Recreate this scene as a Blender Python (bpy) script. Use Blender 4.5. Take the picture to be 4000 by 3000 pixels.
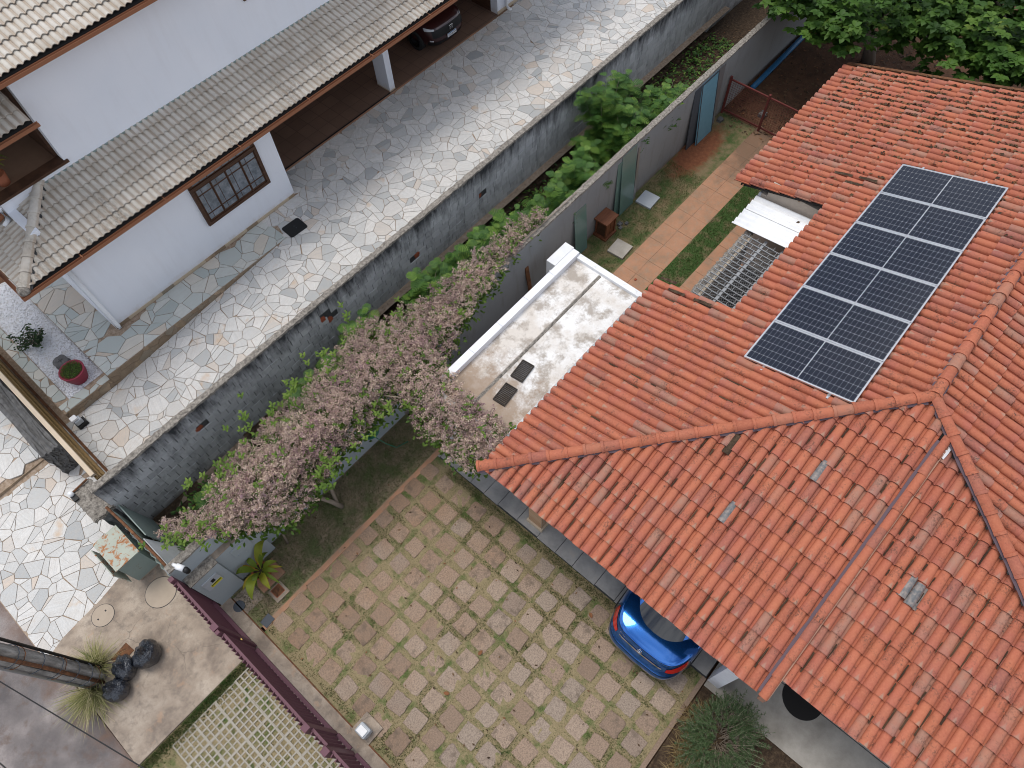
import bpy, bmesh, math, random
import numpy as np
from mathutils import Vector, Matrix

for o in list(bpy.data.objects): bpy.data.objects.remove(o, do_unlink=True)
scene = bpy.context.scene
COL = scene.collection
rng = random.Random(11)
nr = np.random.default_rng(11)

# ---------------------------------------------------------------- camera
# drone at 15.5 m, looking about 60 degrees down; X runs up the lots, Y across them
CAM_H = 15.5
FPX = 2776.0                       # focal length in photo pixels (4000 wide)
def _dirc(px, py):
    v = np.array([px-2000.0, -(py-1500.0), -FPX]); return v/np.linalg.norm(v)
_Z = -_dirc(2080.0, 3055.0)        # nadir point of the photograph
_X = _dirc(7130.0, -3720.0)        # vanishing point of the lot's long direction
_X = _X - _Z*_X.dot(_Z); _X /= np.linalg.norm(_X)
_Y = np.cross(_Z, _X)
CR = np.array([_X, _Y, _Z])
cam_data = bpy.data.cameras.new("camera"); cam = bpy.data.objects.new("camera", cam_data); COL.objects.link(cam)
cam.matrix_world = Matrix([[*CR[0], 0], [*CR[1], 0], [*CR[2], CAM_H], [0, 0, 0, 1]])
cam_data.sensor_fit = 'HORIZONTAL'; cam_data.sensor_width = 36.0
cam_data.lens = FPX/4000*36.0; cam_data.clip_end = 600; cam_data.clip_start = .1
scene.camera = cam
def at(px, py, z=0.0):             # photo pixel -> point on the level z
    d = CR @ _dirc(px, py); t = (z-CAM_H)/d[2]; return np.array([d[0]*t, d[1]*t, z])
def proj(p):
    c = CR.T @ (np.asarray(p, float)-[0, 0, CAM_H])
    return (2000+c[0]*FPX/(-c[2]), 1500-c[1]*FPX/(-c[2]))
def inframe(p, m=120):
    x, y = proj(p); return -m < x < 4000+m and -m < y < 3000+m
def dist(p): return float(np.linalg.norm(np.asarray(p, float)-[0, 0, CAM_H]))

# ---------------------------------------------------------------- sky, sun, exposure
SUN_EL, SUN_AZ = math.radians(71), math.radians(92)     # azimuth from +X towards +Y
world = bpy.data.worlds.new("World"); scene.world = world; world.use_nodes = True
wn, wl = world.node_tree.nodes, world.node_tree.links
wn.clear()
wout = wn.new('ShaderNodeOutputWorld'); wbg = wn.new('ShaderNodeBackground')
sky = wn.new('ShaderNodeTexSky'); sky.sky_type = 'NISHITA'; sky.sun_disc = False
sky.sun_elevation = SUN_EL; sky.sun_rotation = math.pi/2-SUN_AZ
sky.air_density = 1.0; sky.dust_density = 1.0; sky.altitude = 700
# broken bright cloud all over the sky, as the car's boot lid mirrors it
wco = wn.new('ShaderNodeTexCoord')
wno = wn.new('ShaderNodeTexNoise'); wno.inputs['Scale'].default_value = 3.2; wno.inputs['Detail'].default_value = 7
wno.inputs['Roughness'].default_value = .62; wno.inputs['Distortion'].default_value = .5
wl.new(wco.outputs['Generated'], wno.inputs['Vector'])
wra = wn.new('ShaderNodeValToRGB'); wra.color_ramp.elements[0].position = .36; wra.color_ramp.elements[1].position = .60
wl.new(wno.outputs['Fac'], wra.inputs['Fac'])
wmx = wn.new('ShaderNodeMixRGB'); wmx.inputs['Color2'].default_value = (9.4, 9.6, 10.2, 1)
wl.new(wra.outputs['Color'], wmx.inputs['Fac']); wl.new(sky.outputs['Color'], wmx.inputs['Color1'])
wl.new(wmx.outputs['Color'], wbg.inputs['Color']); wbg.inputs['Strength'].default_value = .122
wl.new(wbg.outputs['Background'], wout.inputs['Surface'])
sd = bpy.data.lights.new("sun", 'SUN'); sd.energy = 2.05; sd.angle = math.radians(28); sd.color = (1.0, .95, .88)
sun = bpy.data.objects.new("sun", sd); COL.objects.link(sun)
_sv = Vector((math.cos(SUN_EL)*math.cos(SUN_AZ), math.cos(SUN_EL)*math.sin(SUN_AZ), math.sin(SUN_EL)))
sun.rotation_euler = _sv.to_track_quat('Z', 'Y').to_euler(); sun.location = (0, 0, 30)
scene.view_settings.view_transform = 'Standard'; scene.view_settings.look = 'None'
scene.view_settings.exposure = 0.0; scene.view_settings.gamma = 1.0
scene.render.engine = 'CYCLES'
scene.cycles.filter_width = 1.0; scene.cycles.max_bounces = 6; scene.cycles.diffuse_bounces = 3; scene.cycles.transparent_max_bounces = 8

# ---------------------------------------------------------------- materials
class NT:
    def __init__(s, name):
        s.m = bpy.data.materials.new(name); s.m.use_nodes = True
        s.t = s.m.node_tree; s.N = s.t.nodes; s.L = s.t.links; s.N.clear()
        s.out = s.N.new('ShaderNodeOutputMaterial'); s.b = s.N.new('ShaderNodeBsdfPrincipled')
        s.L.new(s.b.outputs[0], s.out.inputs['Surface'])
        s.b.inputs['Specular IOR Level'].default_value = .3
    def n(s, t, **k):
        x = s.N.new(t)
        for a, b in k.items(): setattr(x, a, b)
        return x
    def put(s, sock, v):
        if isinstance(v, (int, float)): sock.default_value = v
        elif isinstance(v, (tuple, list)): sock.default_value = (*v, 1) if len(v) == 3 and sock.type == 'RGBA' else v
        else: s.L.new(v, sock)
    def pos(s): return s.n('ShaderNodeNewGeometry').outputs['Position']
    def obj(s): return s.n('ShaderNodeTexCoord').outputs['Object']
    def mp(s, vec, scale=(1, 1, 1), rot=(0, 0, 0), loc=(0, 0, 0)):
        x = s.n('ShaderNodeMapping'); s.put(x.inputs['Vector'], vec)
        x.inputs['Scale'].default_value = scale; x.inputs['Rotation'].default_value = rot
        s.put(x.inputs['Location'], loc); return x.outputs[0]
    def noise(s, vec, scale, det=4, rough=.55, dist_=0, color=False):
        x = s.n('ShaderNodeTexNoise'); s.put(x.inputs['Vector'], vec)
        x.inputs['Scale'].default_value = scale; x.inputs['Detail'].default_value = det
        x.inputs['Roughness'].default_value = rough; x.inputs['Distortion'].default_value = dist_
        return x.outputs['Color' if color else 'Fac']
    def vor(s, vec, scale, feat='F1'):
        x = s.n('ShaderNodeTexVoronoi', feature=feat); s.put(x.inputs['Vector'], vec); x.inputs['Scale'].default_value = scale
        return x.outputs['Distance']
    def ramp(s, f, pts, interp='LINEAR'):
        x = s.n('ShaderNodeValToRGB'); s.put(x.inputs['Fac'], f); cr = x.color_ramp; cr.interpolation = interp
        while len(cr.elements) < len(pts): cr.elements.new(.5)
        for e, (p, c) in zip(cr.elements, pts):
            e.position = p; e.color = (c, c, c, 1) if isinstance(c, (int, float)) else (*c, 1)
        return x.outputs['Color']
    def mix(s, f, a, b, mode='MIX'):
        x = s.n('ShaderNodeMixRGB', blend_type=mode); s.put(x.inputs['Fac'], f)
        s.put(x.inputs['Color1'], a); s.put(x.inputs['Color2'], b); return x.outputs[0]
    def math(s, op, a, b=0.0):
        x = s.n('ShaderNodeMath', operation=op); s.put(x.inputs[0], a); s.put(x.inputs[1], b); return x.outputs[0]
    def attr(s, name): return s.n('ShaderNodeAttribute', attribute_name=name).outputs['Fac']
    def rnd(s): return s.n('ShaderNodeObjectInfo').outputs['Random']
    def hash(s, v, k):
        x = s.n('ShaderNodeTexWhiteNoise', noise_dimensions='1D'); s.put(x.inputs['W'], s.math('ADD', s.math('MULTIPLY', v, 97.3), k)); return x.outputs['Value']
    def xyz(s, vec):
        x = s.n('ShaderNodeSeparateXYZ'); s.put(x.inputs[0], vec); return x.outputs
    def done(s, col, rough=.8, bump=None, bs=.3, bd=.01, metal=0, spec=None):
        s.put(s.b.inputs['Base Color'], col); s.put(s.b.inputs['Roughness'], rough); s.b.inputs['Metallic'].default_value = metal
        if spec is not None: s.b.inputs['Specular IOR Level'].default_value = spec
        if bump is not None:
            x = s.n('ShaderNodeBump'); x.inputs['Strength'].default_value = bs; x.inputs['Distance'].default_value = bd
            s.put(x.inputs['Height'], bump); s.L.new(x.outputs[0], s.b.inputs['Normal'])
        return s.m
def plain(name, col, rough=.6, metal=0, var=.12, scale=6, spec=None):
    t = NT(name); p = t.pos(); f = t.noise(p, scale, 5)
    c = t.mix(f, tuple(x*(1-var) for x in col), tuple(min(1, x*(1+var)) for x in col))
    return t.done(c, rough, t.noise(p, scale*9, 3), .15, .004, metal, spec)

# ---------------------------------------------------------------- mesh helpers
class MB:
    def __init__(s): s.v = []; s.f = []; s.r = []
    def add(s, vs, fs, r=0.0):
        b = len(s.v); s.v.extend([tuple(map(float, q)) for q in vs]); s.f.extend([tuple(i+b for i in q) for q in fs]); s.r.extend([r]*len(fs)); return s
    def box(s, x0, x1, y0, y1, z0, z1, r=0.0, M=None):
        vs = [(x0,y0,z0),(x1,y0,z0),(x1,y1,z0),(x0,y1,z0),(x0,y0,z1),(x1,y0,z1),(x1,y1,z1),(x0,y1,z1)]
        if M is not None: vs = [tuple(M @ Vector(q)) for q in vs]
        return s.add(vs, [(0,3,2,1),(4,5,6,7),(0,1,5,4),(1,2,6,5),(2,3,7,6),(3,0,4,7)], r)
    def prism(s, poly, z0, z1, r=0.0, bev=0.0):
        n = len(poly); cx = sum(p[0] for p in poly)/n; cy = sum(p[1] for p in poly)/n
        zt = z1 if callable(z1) else (lambda x, y: z1); zb = z0 if callable(z0) else (lambda x, y: z0)
        vs = [(x, y, zb(x, y)) for x, y in poly]
        if bev > 0:
            vs += [(x, y, zt(x, y)-bev*.6) for x, y in poly]
            for x, y in poly:
                d = math.hypot(x-cx, y-cy) or 1; k = max(0, 1-bev/d); X, Y = cx+(x-cx)*k, cy+(y-cy)*k; vs.append((X, Y, zt(X, Y)))
            fs = [tuple(range(2*n, 3*n))]
            for L in (0, 1): fs += [(L*n+i, L*n+(i+1) % n, L*n+n+(i+1) % n, L*n+n+i) for i in range(n)]
        else:
            vs += [(x, y, zt(x, y)) for x, y in poly]
            fs = [tuple(range(n, 2*n))]+[(i, (i+1) % n, n+(i+1) % n, n+i) for i in range(n)]
        return s.add(vs, fs, r)
    def tube(s, pts, r, n=6, caps=True, rv=0.0):
        pts = [Vector(p) for p in pts]; R = r if isinstance(r, (list, tuple)) else [r]*len(pts)
        vs = []; up = Vector((0, 0, 1))
        for i, p in enumerate(pts):
            d = (pts[min(i+1, len(pts)-1)]-pts[max(i-1, 0)]); d = d.normalized() if d.length > 1e-9 else Vector((0, 0, 1))
            a = d.cross(up if abs(d.z) < .95 else Vector((1, 0, 0))).normalized(); b = a.cross(d)
            for k in range(n):
                t = 2*math.pi*k/n; vs.append(p+(a*math.cos(t)+b*math.sin(t))*R[i])
        fs = [(i*n+k, i*n+(k+1) % n, (i+1)*n+(k+1) % n, (i+1)*n+k) for i in range(len(pts)-1) for k in range(n)]
        if caps: fs += [tuple(range(n-1, -1, -1)), tuple(range((len(pts)-1)*n, len(pts)*n))]
        return s.add(vs, fs, rv)
    def lathe(s, prof, c=(0, 0, 0), n=20, rv=0.0):
        vs = []; fs = []
        for r, z in prof:
            for k in range(n):
                t = 2*math.pi*k/n; vs.append((c[0]+r*math.cos(t), c[1]+r*math.sin(t), c[2]+z))
        for i in range(len(prof)-1):
            for k in range(n): fs.append((i*n+k, i*n+(k+1) % n, (i+1)*n+(k+1) % n, (i+1)*n+k))
        fs.append(tuple(range((len(prof)-1)*n, len(prof)*n)))
        return s.add(vs, fs, rv)
    def build(s, name, mat, parent=None, smooth=False, attrs=None):
        me = bpy.data.meshes.new(name); me.from_pydata(s.v, [], s.f); me.update()
        a = me.attributes.new('rnd', 'FLOAT', 'FACE'); a.data.foreach_set('value', np.array(s.r, dtype=np.float32))
        if attrs:
            for k, vals in attrs.items():
                q = me.attributes.new(k, 'FLOAT', 'POINT'); q.data.foreach_set('value', np.array(vals, dtype=np.float32))
        if smooth: me.polygons.foreach_set('use_smooth', [True]*len(me.polygons))
        return link(name, me, mat, parent)
def link(name, me, mat=None, parent=None):
    o = bpy.data.objects.new(name, me); COL.objects.link(o)
    if mat is not None and not me.materials: me.materials.append(mat)
    if parent is not None: o.parent = parent
    return o
def empty(name, loc=(0, 0, 0), rz=0):
    o = bpy.data.objects.new(name, None); o.empty_display_size = .2; COL.objects.link(o)
    o.location = loc; o.rotation_euler[2] = rz; return o
def tag(o, label=None, cat=None, group=None, kind=None):
    if label: o['label'] = label
    if cat: o['category'] = cat
    if group: o['group'] = group
    if kind: o['kind'] = kind
    return o
def bx(name, mat, parent, *a, bev=0.0, **k):
    o = MB().box(*a, **k).build(name, mat, parent)
    if bev: m = o.modifiers.new('bevel', 'BEVEL'); m.width = bev; m.segments = 2
    return o
def text(body, size, mat, parent, M, name='lettering', ext=.002):
    c = bpy.data.curves.new(name, 'FONT'); c.body = body; c.size = size; c.extrude = ext; c.align_x = 'CENTER'; c.align_y = 'CENTER'; c.resolution_u = 2
    t = bpy.data.objects.new(name, c); COL.objects.link(t); dg = bpy.context.evaluated_depsgraph_get(); dg.update()
    me = bpy.data.meshes.new_from_object(t.evaluated_get(dg)); bpy.data.objects.remove(t); me.materials.clear()
    o = link(name, me, mat, parent); o.matrix_local = M; return o
def clip(poly, nx, ny, d):           # keep nx*x+ny*y <= d
    out = []
    for i in range(len(poly)):
        a, b = poly[i], poly[(i+1) % len(poly)]; da = nx*a[0]+ny*a[1]-d; db = nx*b[0]+ny*b[1]-d
        if da <= 0: out.append(a)
        if da*db < 0: t = da/(da-db); out.append((a[0]+(b[0]-a[0])*t, a[1]+(b[1]-a[1])*t))
    return out
def area(p): return .5*abs(sum(p[i][0]*p[(i+1) % len(p)][1]-p[(i+1) % len(p)][0]*p[i][1] for i in range(len(p))))
def cells(x0, x1, y0, y1, step, seed, joint=.012, jit=.42, vary=.5):
    """irregular flagstones: power diagram of jittered seeds, shrunk by the joint"""
    R = random.Random(seed); S = []
    nx_, ny_ = int((x1-x0)/step)+2, int((y1-y0)/step)+2
    for i in range(-1, nx_):
        for j in range(-1, ny_):
            S.append((x0+(i+.5+(j % 2)*.5)*step+R.uniform(-jit, jit)*step*1.25, y0+(j+.5)*step+R.uniform(-jit, jit)*step*1.25, (R.random()**2)*vary*step*step))
    G = {}
    for k, q in enumerate(S): G.setdefault((int(q[0]//step), int(q[1]//step)), []).append(k)
    out = []
    for k, (sx, sy, w) in enumerate(S):
        P = [(sx-2*step, sy-2*step), (sx+2*step, sy-2*step), (sx+2*step, sy+2*step), (sx-2*step, sy+2*step)]
        gx, gy = int(sx//step), int(sy//step)
        for a in range(-3, 4):
            for b in range(-3, 4):
                for m in G.get((gx+a, gy+b), ()):
                    if m == k: continue
                    tx, ty, w2 = S[m]; dx, dy = tx-sx, ty-sy; L = math.hypot(dx, dy)
                    if L < 1e-6: continue
                    d = (L*L+w-w2)/(2*L)-joint*R.uniform(.35, .8)
                    nx, ny = dx/L, dy/L; P = clip(P, nx, ny, nx*sx+ny*sy+d)
                    if len(P) < 3: break
        if len(P) >= 3: out.append(P)
    return out
def crack(polys, seed, p=.6, amin=.09, joint=.014):
    """split some of the larger stones by a random chord, as in crazy paving"""
    R = random.Random(seed); out = []
    for P in polys:
        if len(P) < 3: continue
        if area(P) < amin or R.random() > p: out.append(P); continue
        cx = sum(q[0] for q in P)/len(P); cy = sum(q[1] for q in P)/len(P); a = R.uniform(0, math.pi); nx, ny = math.cos(a), math.sin(a); d = nx*cx+ny*cy+R.uniform(-.06, .06); j = joint*.5
        out += [clip(P, nx, ny, d-j), clip(P, -nx, -ny, -d-j)]
    return [q for q in out if len(q) >= 3]
def tidy(P, eps=.02):
    Q = []
    for p in P:
        if not Q or math.hypot(p[0]-Q[-1][0], p[1]-Q[-1][1]) > eps: Q.append(p)
    while len(Q) > 2 and math.hypot(Q[0][0]-Q[-1][0], Q[0][1]-Q[-1][1]) < eps: Q.pop()
    return Q
def lay(polys, parent, name, mat_one, mat_many, z0, z1, bev, limit=300, onto=None, wob=.003):
    """polys -> separate pieces (largest on screen) + the rest joined; onto maps (x,y,z) to the world"""
    P = [p for p in (tidy(q) for q in polys) if len(p) >= 3 and area(p) > .004]
    def scr(p):
        c = (sum(q[0] for q in p)/len(p), sum(q[1] for q in p)/len(p)); w = onto(*c, 0) if onto else (*c, 0)
        return -area(p)/dist(w)**2 if inframe(w, 40) else 1.0
    P.sort(key=scr); rest = MB(); n = 0
    for p in P:
        dz = rng.uniform(-wob, wob); top = (lambda x, y, d=dz: z1(x, y)+d) if callable(z1) else z1+dz
        if n < limit and scr(p) < 0:
            m = MB().prism(p, z0, top, 0, bev)
            if onto: m.v = [tuple(onto(*q)) for q in m.v]
            m.build(name, mat_one, parent); n += 1
        else: 
            m = MB().prism(p, z0, top, rng.random(), bev)
            if onto: m.v = [tuple(onto(*q)) for q in m.v]
            rest.add(m.v, m.f, m.r[0])
    if rest.v: tag(rest.build(name+'s', mat_many, parent), kind='stuff')
# ================================================================ MATERIALS
M = {}
def tile_mat(name, src):
    t = NT(name); p = t.pos(); r = t.rnd() if src == 'obj' else t.attr('rnd')
    r2, r3 = t.hash(r, 1.7), t.hash(r, 5.1)
    base = t.ramp(r2, [(0, (.34, .108, .06)), (.3, (.41, .132, .07)), (.74, (.45, .15, .08)), (.9, (.35, .122, .078)), (1, (.27, .11, .085))])
    base = t.mix(t.ramp(t.noise(p, 2.2, 3), [(.35, 0), (.75, .55)]), base, (.40, .11, .075))
    base = t.mix(t.ramp(t.noise(p, 26, 4), [(.4, 0), (.8, .35)]), base, (.58, .22, .125))
    # pale, worn tongue at the lower end of some tiles
    tv, tu = t.attr('tv'), t.attr('tu')
    e = t.math('ADD', t.math('MULTIPLY', tv, 2.0), t.math('ADD', t.math('ABSOLUTE', t.math('ADD', tu, t.math('SUBTRACT', t.math('MULTIPLY', r3, .7), .35))), t.math('MULTIPLY', t.noise(p, 14, 3), .45)))
    pm = t.math('MULTIPLY', t.ramp(e, [(.48, 1), (.82, 0)]), t.ramp(r2, [(.42, 0), (.5, .75)]))
    base = t.mix(pm, base, (.37, .245, .175))
    base = t.mix(t.math('MULTIPLY', t.ramp(r3, [(.9, 0), (.93, .7)]), t.ramp(t.noise(p, 7, 4), [(.3, .5), (.6, 1)])), base, (.32, .2, .15))
    purple = t.math('MULTIPLY', t.ramp(t.math('ADD', tv, t.math('MULTIPLY', t.noise(p, 9, 3), .5)), [(.25, .7), (.75, 0)]), t.ramp(r3, [(.2, 0), (.45, .8)]))
    base = t.mix(t.math('MULTIPLY', purple, .5), base, (.33, .11, .105))
    # grime and lichen in spots
    g = t.ramp(t.noise(p, 3.2, 7, .75), [(.5, 0), (.66, .95)])
    g2 = t.ramp(t.noise(p, 30, 5, .75), [(.46, 0), (.6, 1)])
    base = t.mix(t.math('MULTIPLY', g, g2), base, (.07, .045, .035))
    return t.done(base, .82, t.noise(p, 60, 4), .25, .004)
M['tile'] = tile_mat('terracotta tile', 'obj'); M['tiles'] = tile_mat('terracotta tiles', 'attr')
def ctile_mat(name, src):
    t = NT(name); p = t.pos(); r = t.rnd() if src == 'obj' else t.attr('rnd')
    base = t.ramp(t.hash(r, 2.2), [(0, (.5, .465, .41)), (.5, (.56, .525, .465)), (1, (.6, .565, .51))])
    base = t.mix(t.ramp(t.noise(p, 3, 4), [(.4, 0), (.7, .5)]), base, (.36, .30, .235))
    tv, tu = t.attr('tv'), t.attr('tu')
    y = t.xyz(p)[1]
    band = t.ramp(t.math('ADD', t.noise(t.mp(p, (1.2, .5, .5)), 1.6, 5, .6), t.math('MULTIPLY', t.math('SUBTRACT', 14.9, y), .13)), [(.5, 0), (.8, 1)])
    lich = t.math('MULTIPLY', band, t.ramp(t.noise(t.mp(p, (1.6, .7, 1)), 16, 5, .75), [(.42, 0), (.62, .85)]))
    base = t.mix(lich, base, (.06, .058, .055))
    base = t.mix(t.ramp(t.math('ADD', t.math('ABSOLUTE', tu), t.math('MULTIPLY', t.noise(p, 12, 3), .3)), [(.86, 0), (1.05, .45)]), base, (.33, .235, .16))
    return t.done(base, .88, t.noise(p, 70, 4), .3, .004)
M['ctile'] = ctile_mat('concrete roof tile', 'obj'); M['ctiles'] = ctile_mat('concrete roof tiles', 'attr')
def flag_mat(name, src, warm=False):
    t = NT(name); p = t.pos(); r = t.rnd() if src == 'obj' else t.attr('rnd')
    a, b = t.hash(r, 3.3), t.hash(r, 8.8)
    if warm: base = t.ramp(a, [(0, (.26, .19, .125)), (.5, (.33, .25, .17)), (.8, (.3, .26, .2)), (1, (.4, .29, .18))])
    else: base = t.ramp(a, [(0, (.36, .375, .38)), (.07, (.46, .47, .465)), (.2, (.57, .57, .555)), (.5, (.68, .67, .645)), (.8, (.73, .705, .67)), (.92, (.6, .58, .55)), (1, (.64, .53, .43))])
    rot = t.n('ShaderNodeVectorRotate', rotation_type='Z_AXIS'); t.put(rot.inputs['Vector'], p); t.put(rot.inputs['Angle'], t.math('MULTIPLY', b, 6.28))
    st = t.noise(t.mp(rot.outputs[0], (1, 14, 1)), 2.4, 5, .65, .6)
    base = t.mix(t.ramp(st, [(.38, 0), (.72, .5)]), base, (.41, .42, .42) if not warm else (.2, .15, .1))
    base = t.mix(t.ramp(t.noise(p, 9, 5, .65), [(.42, 0), (.78, .45)]), base, (.5, .45, .395) if not warm else (.38, .28, .2)); base = t.mix(t.ramp(t.noise(p, 38, 5, .7), [(.45, 0), (.75, .4)]), base, (.36, .36, .35) if not warm else (.2, .15, .1))
    base = t.mix(t.math('MULTIPLY', t.ramp(t.noise(p, 2.3, 4), [(.57, 0), (.7, .7)]), t.ramp(b, [(.7, 0), (.8, 1)])), base, (.55, .40, .27))
    return t.done(base, .62, t.math('ADD', t.math('MULTIPLY', st, .6), t.noise(p, 40, 4)), .3, .006)
M['flag'] = flag_mat('flagstone', 'obj'); M['flags'] = flag_mat('flagstones', 'attr')
M['wflag'] = flag_mat('warm stone', 'obj', True); M['wflags'] = flag_mat('warm stones', 'attr', True)
def flag_green(name, src):
    t = NT(name); p = t.pos(); r = t.rnd() if src == 'obj' else t.attr('rnd'); a = t.hash(r, 3.3)
    base = t.ramp(a, [(0, (.40, .44, .42)), (.4, (.5, .53, .5)), (.75, (.58, .59, .55)), (.9, (.62, .57, .49)), (1, (.55, .46, .37))])
    base = t.mix(t.ramp(t.noise(t.mp(p, (1, 3, 1), (0, 0, .6)), 5, 5, .65), [(.4, 0), (.75, .5)]), base, (.47, .455, .42))
    return t.done(base, .65, t.noise(p, 30, 4), .3, .006)
M['gflag'] = flag_green('grey green flagstone', 'obj'); M['gflags'] = flag_green('grey green flagstones', 'attr')
def block_mat(name, src):
    t = NT(name); p = t.pos(); r = t.rnd() if src == 'obj' else t.attr('rnd'); z = t.xyz(p)[2]
    base = t.ramp(t.hash(r, 4.4), [(0, (.42, .422, .43)), (.5, (.51, .512, .518)), (1, (.6, .602, .605))])
    base = t.mix(t.ramp(t.noise(p, 7, 6, .65), [(.35, 0), (.7, .6)]), base, (.56, .57, .58))
    base = t.mix(t.ramp(t.noise(t.mp(p, (1, 1, .35)), 3.2, 6, .7), [(.5, 0), (.7, .75)]), base, (.19, .19, .195))
    # black mould that runs down from the coping
    mould = t.math('ADD', t.math('MULTIPLY', t.math('SUBTRACT', z, 1.35), .55), t.math('MULTIPLY', t.noise(t.mp(p, (1.6, 1.6, .35)), 2.2, 6, .7), .95))
    base = t.mix(t.ramp(mould, [(.62, 0), (.95, .95)]), base, (.03, .031, .035))
    foot = t.math('ADD', t.math('MULTIPLY', t.math('SUBTRACT', .35, z), 1.1), t.math('MULTIPLY', t.noise(p, 3.5, 5), .8))
    base = t.mix(t.ramp(foot, [(.55, 0), (.8, .7)]), base, (.12, .1, .08))
    return t.done(base, .92, t.math('ADD', t.noise(p, 22, 6, .7), t.math('MULTIPLY', t.noise(p, 90, 3), .4)), .8, .02)
M['block'] = block_mat('painted block', 'obj'); M['blocks'] = block_mat('painted blocks', 'attr')
def _m():
    t = NT('mortar'); p = t.pos(); M['mortar'] = t.done(t.ramp(t.noise(p, 11, 6, .7), [(.3, (.2, .14, .09)), (.55, (.36, .275, .205)), (.75, (.48, .405, .335))]), .95, t.noise(p, 50, 4), .5, .006)
    t = NT('dark joint'); p = t.pos(); M['joint'] = t.done(t.ramp(t.noise(p, 11, 6, .7), [(.3, (.035, .036, .038)), (.7, (.09, .09, .09))]), .95, t.noise(p, 50, 4), .5, .006)
    t = NT('rough coping'); p = t.pos()
    c = t.ramp(t.noise(p, 16, 7, .72), [(.3, (.06, .055, .05)), (.48, (.24, .215, .185)), (.66, (.42, .385, .335)), (.8, (.6, .56, .5))])
    M['coping'] = t.done(c, .95, t.noise(p, 28, 6, .75), 1, .03)
    t = NT('grey render'); p = t.pos()
    c = t.mix(t.ramp(t.noise(p, .6, 4), [(.3, 0), (.7, 1)]), (.255, .265, .272), (.3, .31, .312))
    c = t.mix(t.ramp(t.noise(t.mp(p, (2, 2, .4)), 3, 5, .65), [(.52, 0), (.75, .45)]), c, (.18, .17, .155))
    zz = t.xyz(p)[2]
    c = t.mix(t.ramp(t.math('ADD', t.math('MULTIPLY', t.math('SUBTRACT', .22, zz), 2.2), t.math('MULTIPLY', t.noise(p, 4, 5), .8)), [(.5, 0), (.8, .55)]), c, (.2, .13, .085))
    M['render'] = t.done(c, .8, t.noise(p, 35, 5), .2, .006)
    t = NT('blue grey paint'); p = t.pos()
    c = t.mix(t.noise(p, 2, 5), (.33, .375, .395), (.4, .44, .455)); c = t.mix(t.ramp(t.noise(p, 13, 5, .7), [(.66, 0), (.7, .8)]), c, (.55, .57, .57))
    M['bluegrey'] = t.done(c, .75, t.noise(p, 40, 4), .2, .005)
    t = NT('white render'); p = t.pos()
    c = t.mix(t.ramp(t.noise(p, .7, 4), [(.3, 0), (.7, 1)]), (.78, .81, .87), (.83, .85, .9)); c = t.mix(t.ramp(t.noise(t.mp(p, (1.5, 1.5, .2)), 2.2, 6, .65), [(.5, 0), (.8, .35)]), c, (.68, .68, .71)); zz = t.xyz(p)[2]; c = t.mix(t.ramp(t.math('ADD', t.math('MULTIPLY', t.math('SUBTRACT', .75, zz), 1.6), t.math('MULTIPLY', t.noise(p, 5, 6, .7), .9)), [(.55, 0), (.85, .5)]), c, (.6, .56, .52))
    M['white'] = t.done(c, .75, t.noise(p, 60, 4), .12, .004)
    t = NT('lot soil'); p = t.pos()
    c = t.ramp(t.noise(p, 2.4, 7, .7), [(.3, (.075, .042, .025)), (.5, (.12, .06, .034)), (.7, (.17, .085, .048))])
    M['soil'] = t.done(c, .97, t.noise(p, 25, 6, .7), .8, .03)
    t = NT('red soil'); p = t.pos(); M['redsoil'] = t.done(t.ramp(t.noise(p, 6, 6, .7), [(.3, (.13, .05, .025)), (.6, (.22, .085, .04)), (.8, (.27, .13, .07))]), .97, t.noise(p, 30, 6, .7), .8, .02)
    t = NT('alley litter'); p = t.pos()
    c = t.ramp(t.noise(p, 12, 7, .75), [(.3, (.025, .018, .012)), (.5, (.07, .045, .028)), (.65, (.13, .09, .055)), (.8, (.06, .07, .03))])
    M['litter'] = t.done(c, .97, t.noise(p, 30, 6, .7), .9, .04)
    def lawn(nm, dry, green, lo, hi):
        t = NT(nm); p = t.pos()
        c = t.mix(t.ramp(t.noise(p, 55, 5, .75), [(.3, 0), (.7, 1)]), tuple(x*.62 for x in dry), tuple(x*1.15 for x in dry))
        g = t.mix(t.ramp(t.noise(p, 60, 5, .75), [(.3, 0), (.7, 1)]), tuple(x*.55 for x in green), tuple(x*1.2 for x in green))
        m = t.ramp(t.noise(p, 2.1, 7, .68), [(lo, 0), (hi, 1)])
        c = t.mix(m, c, g)
        if nm == 'side grass':      # bare red soil where the lawn has worn away
            q = t.xyz(p); dx = t.math('MULTIPLY', t.math('SUBTRACT', q[0], 16.0), .42); dy = t.math('MULTIPLY', t.math('SUBTRACT', q[1], 7.0), 1.1)
            dd = t.math('ADD', t.math('SQRT', t.math('ADD', t.math('MULTIPLY', dx, dx), t.math('MULTIPLY', dy, dy))), t.math('MULTIPLY', t.noise(p, 5, 6, .7), .7))
            c = t.mix(t.ramp(dd, [(.75, 1), (1.15, 0)]), c, t.ramp(t.noise(p, 9, 6, .7), [(.3, (.15, .055, .028)), (.6, (.25, .095, .045)), (.8, (.3, .15, .08))]))
        M[nm] = t.done(c, .95, t.noise(p, 70, 5, .7), .8, .02)
    lawn('lawn dark', (.33, .26, .17), (.16, .19, .075), .44, .6)
    lawn('joint grass', (.33, .265, .15), (.13, .17, .055), .5, .64)
    lawn('side grass', (.25, .19, .105), (.075, .12, .035), .40, .60)
    lawn('side grass lush', (.22, .17, .095), (.055, .105, .026), .34, .5)
    lawn('verge grass', (.27, .22, .12), (.06, .115, .03), .38, .6)
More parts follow.
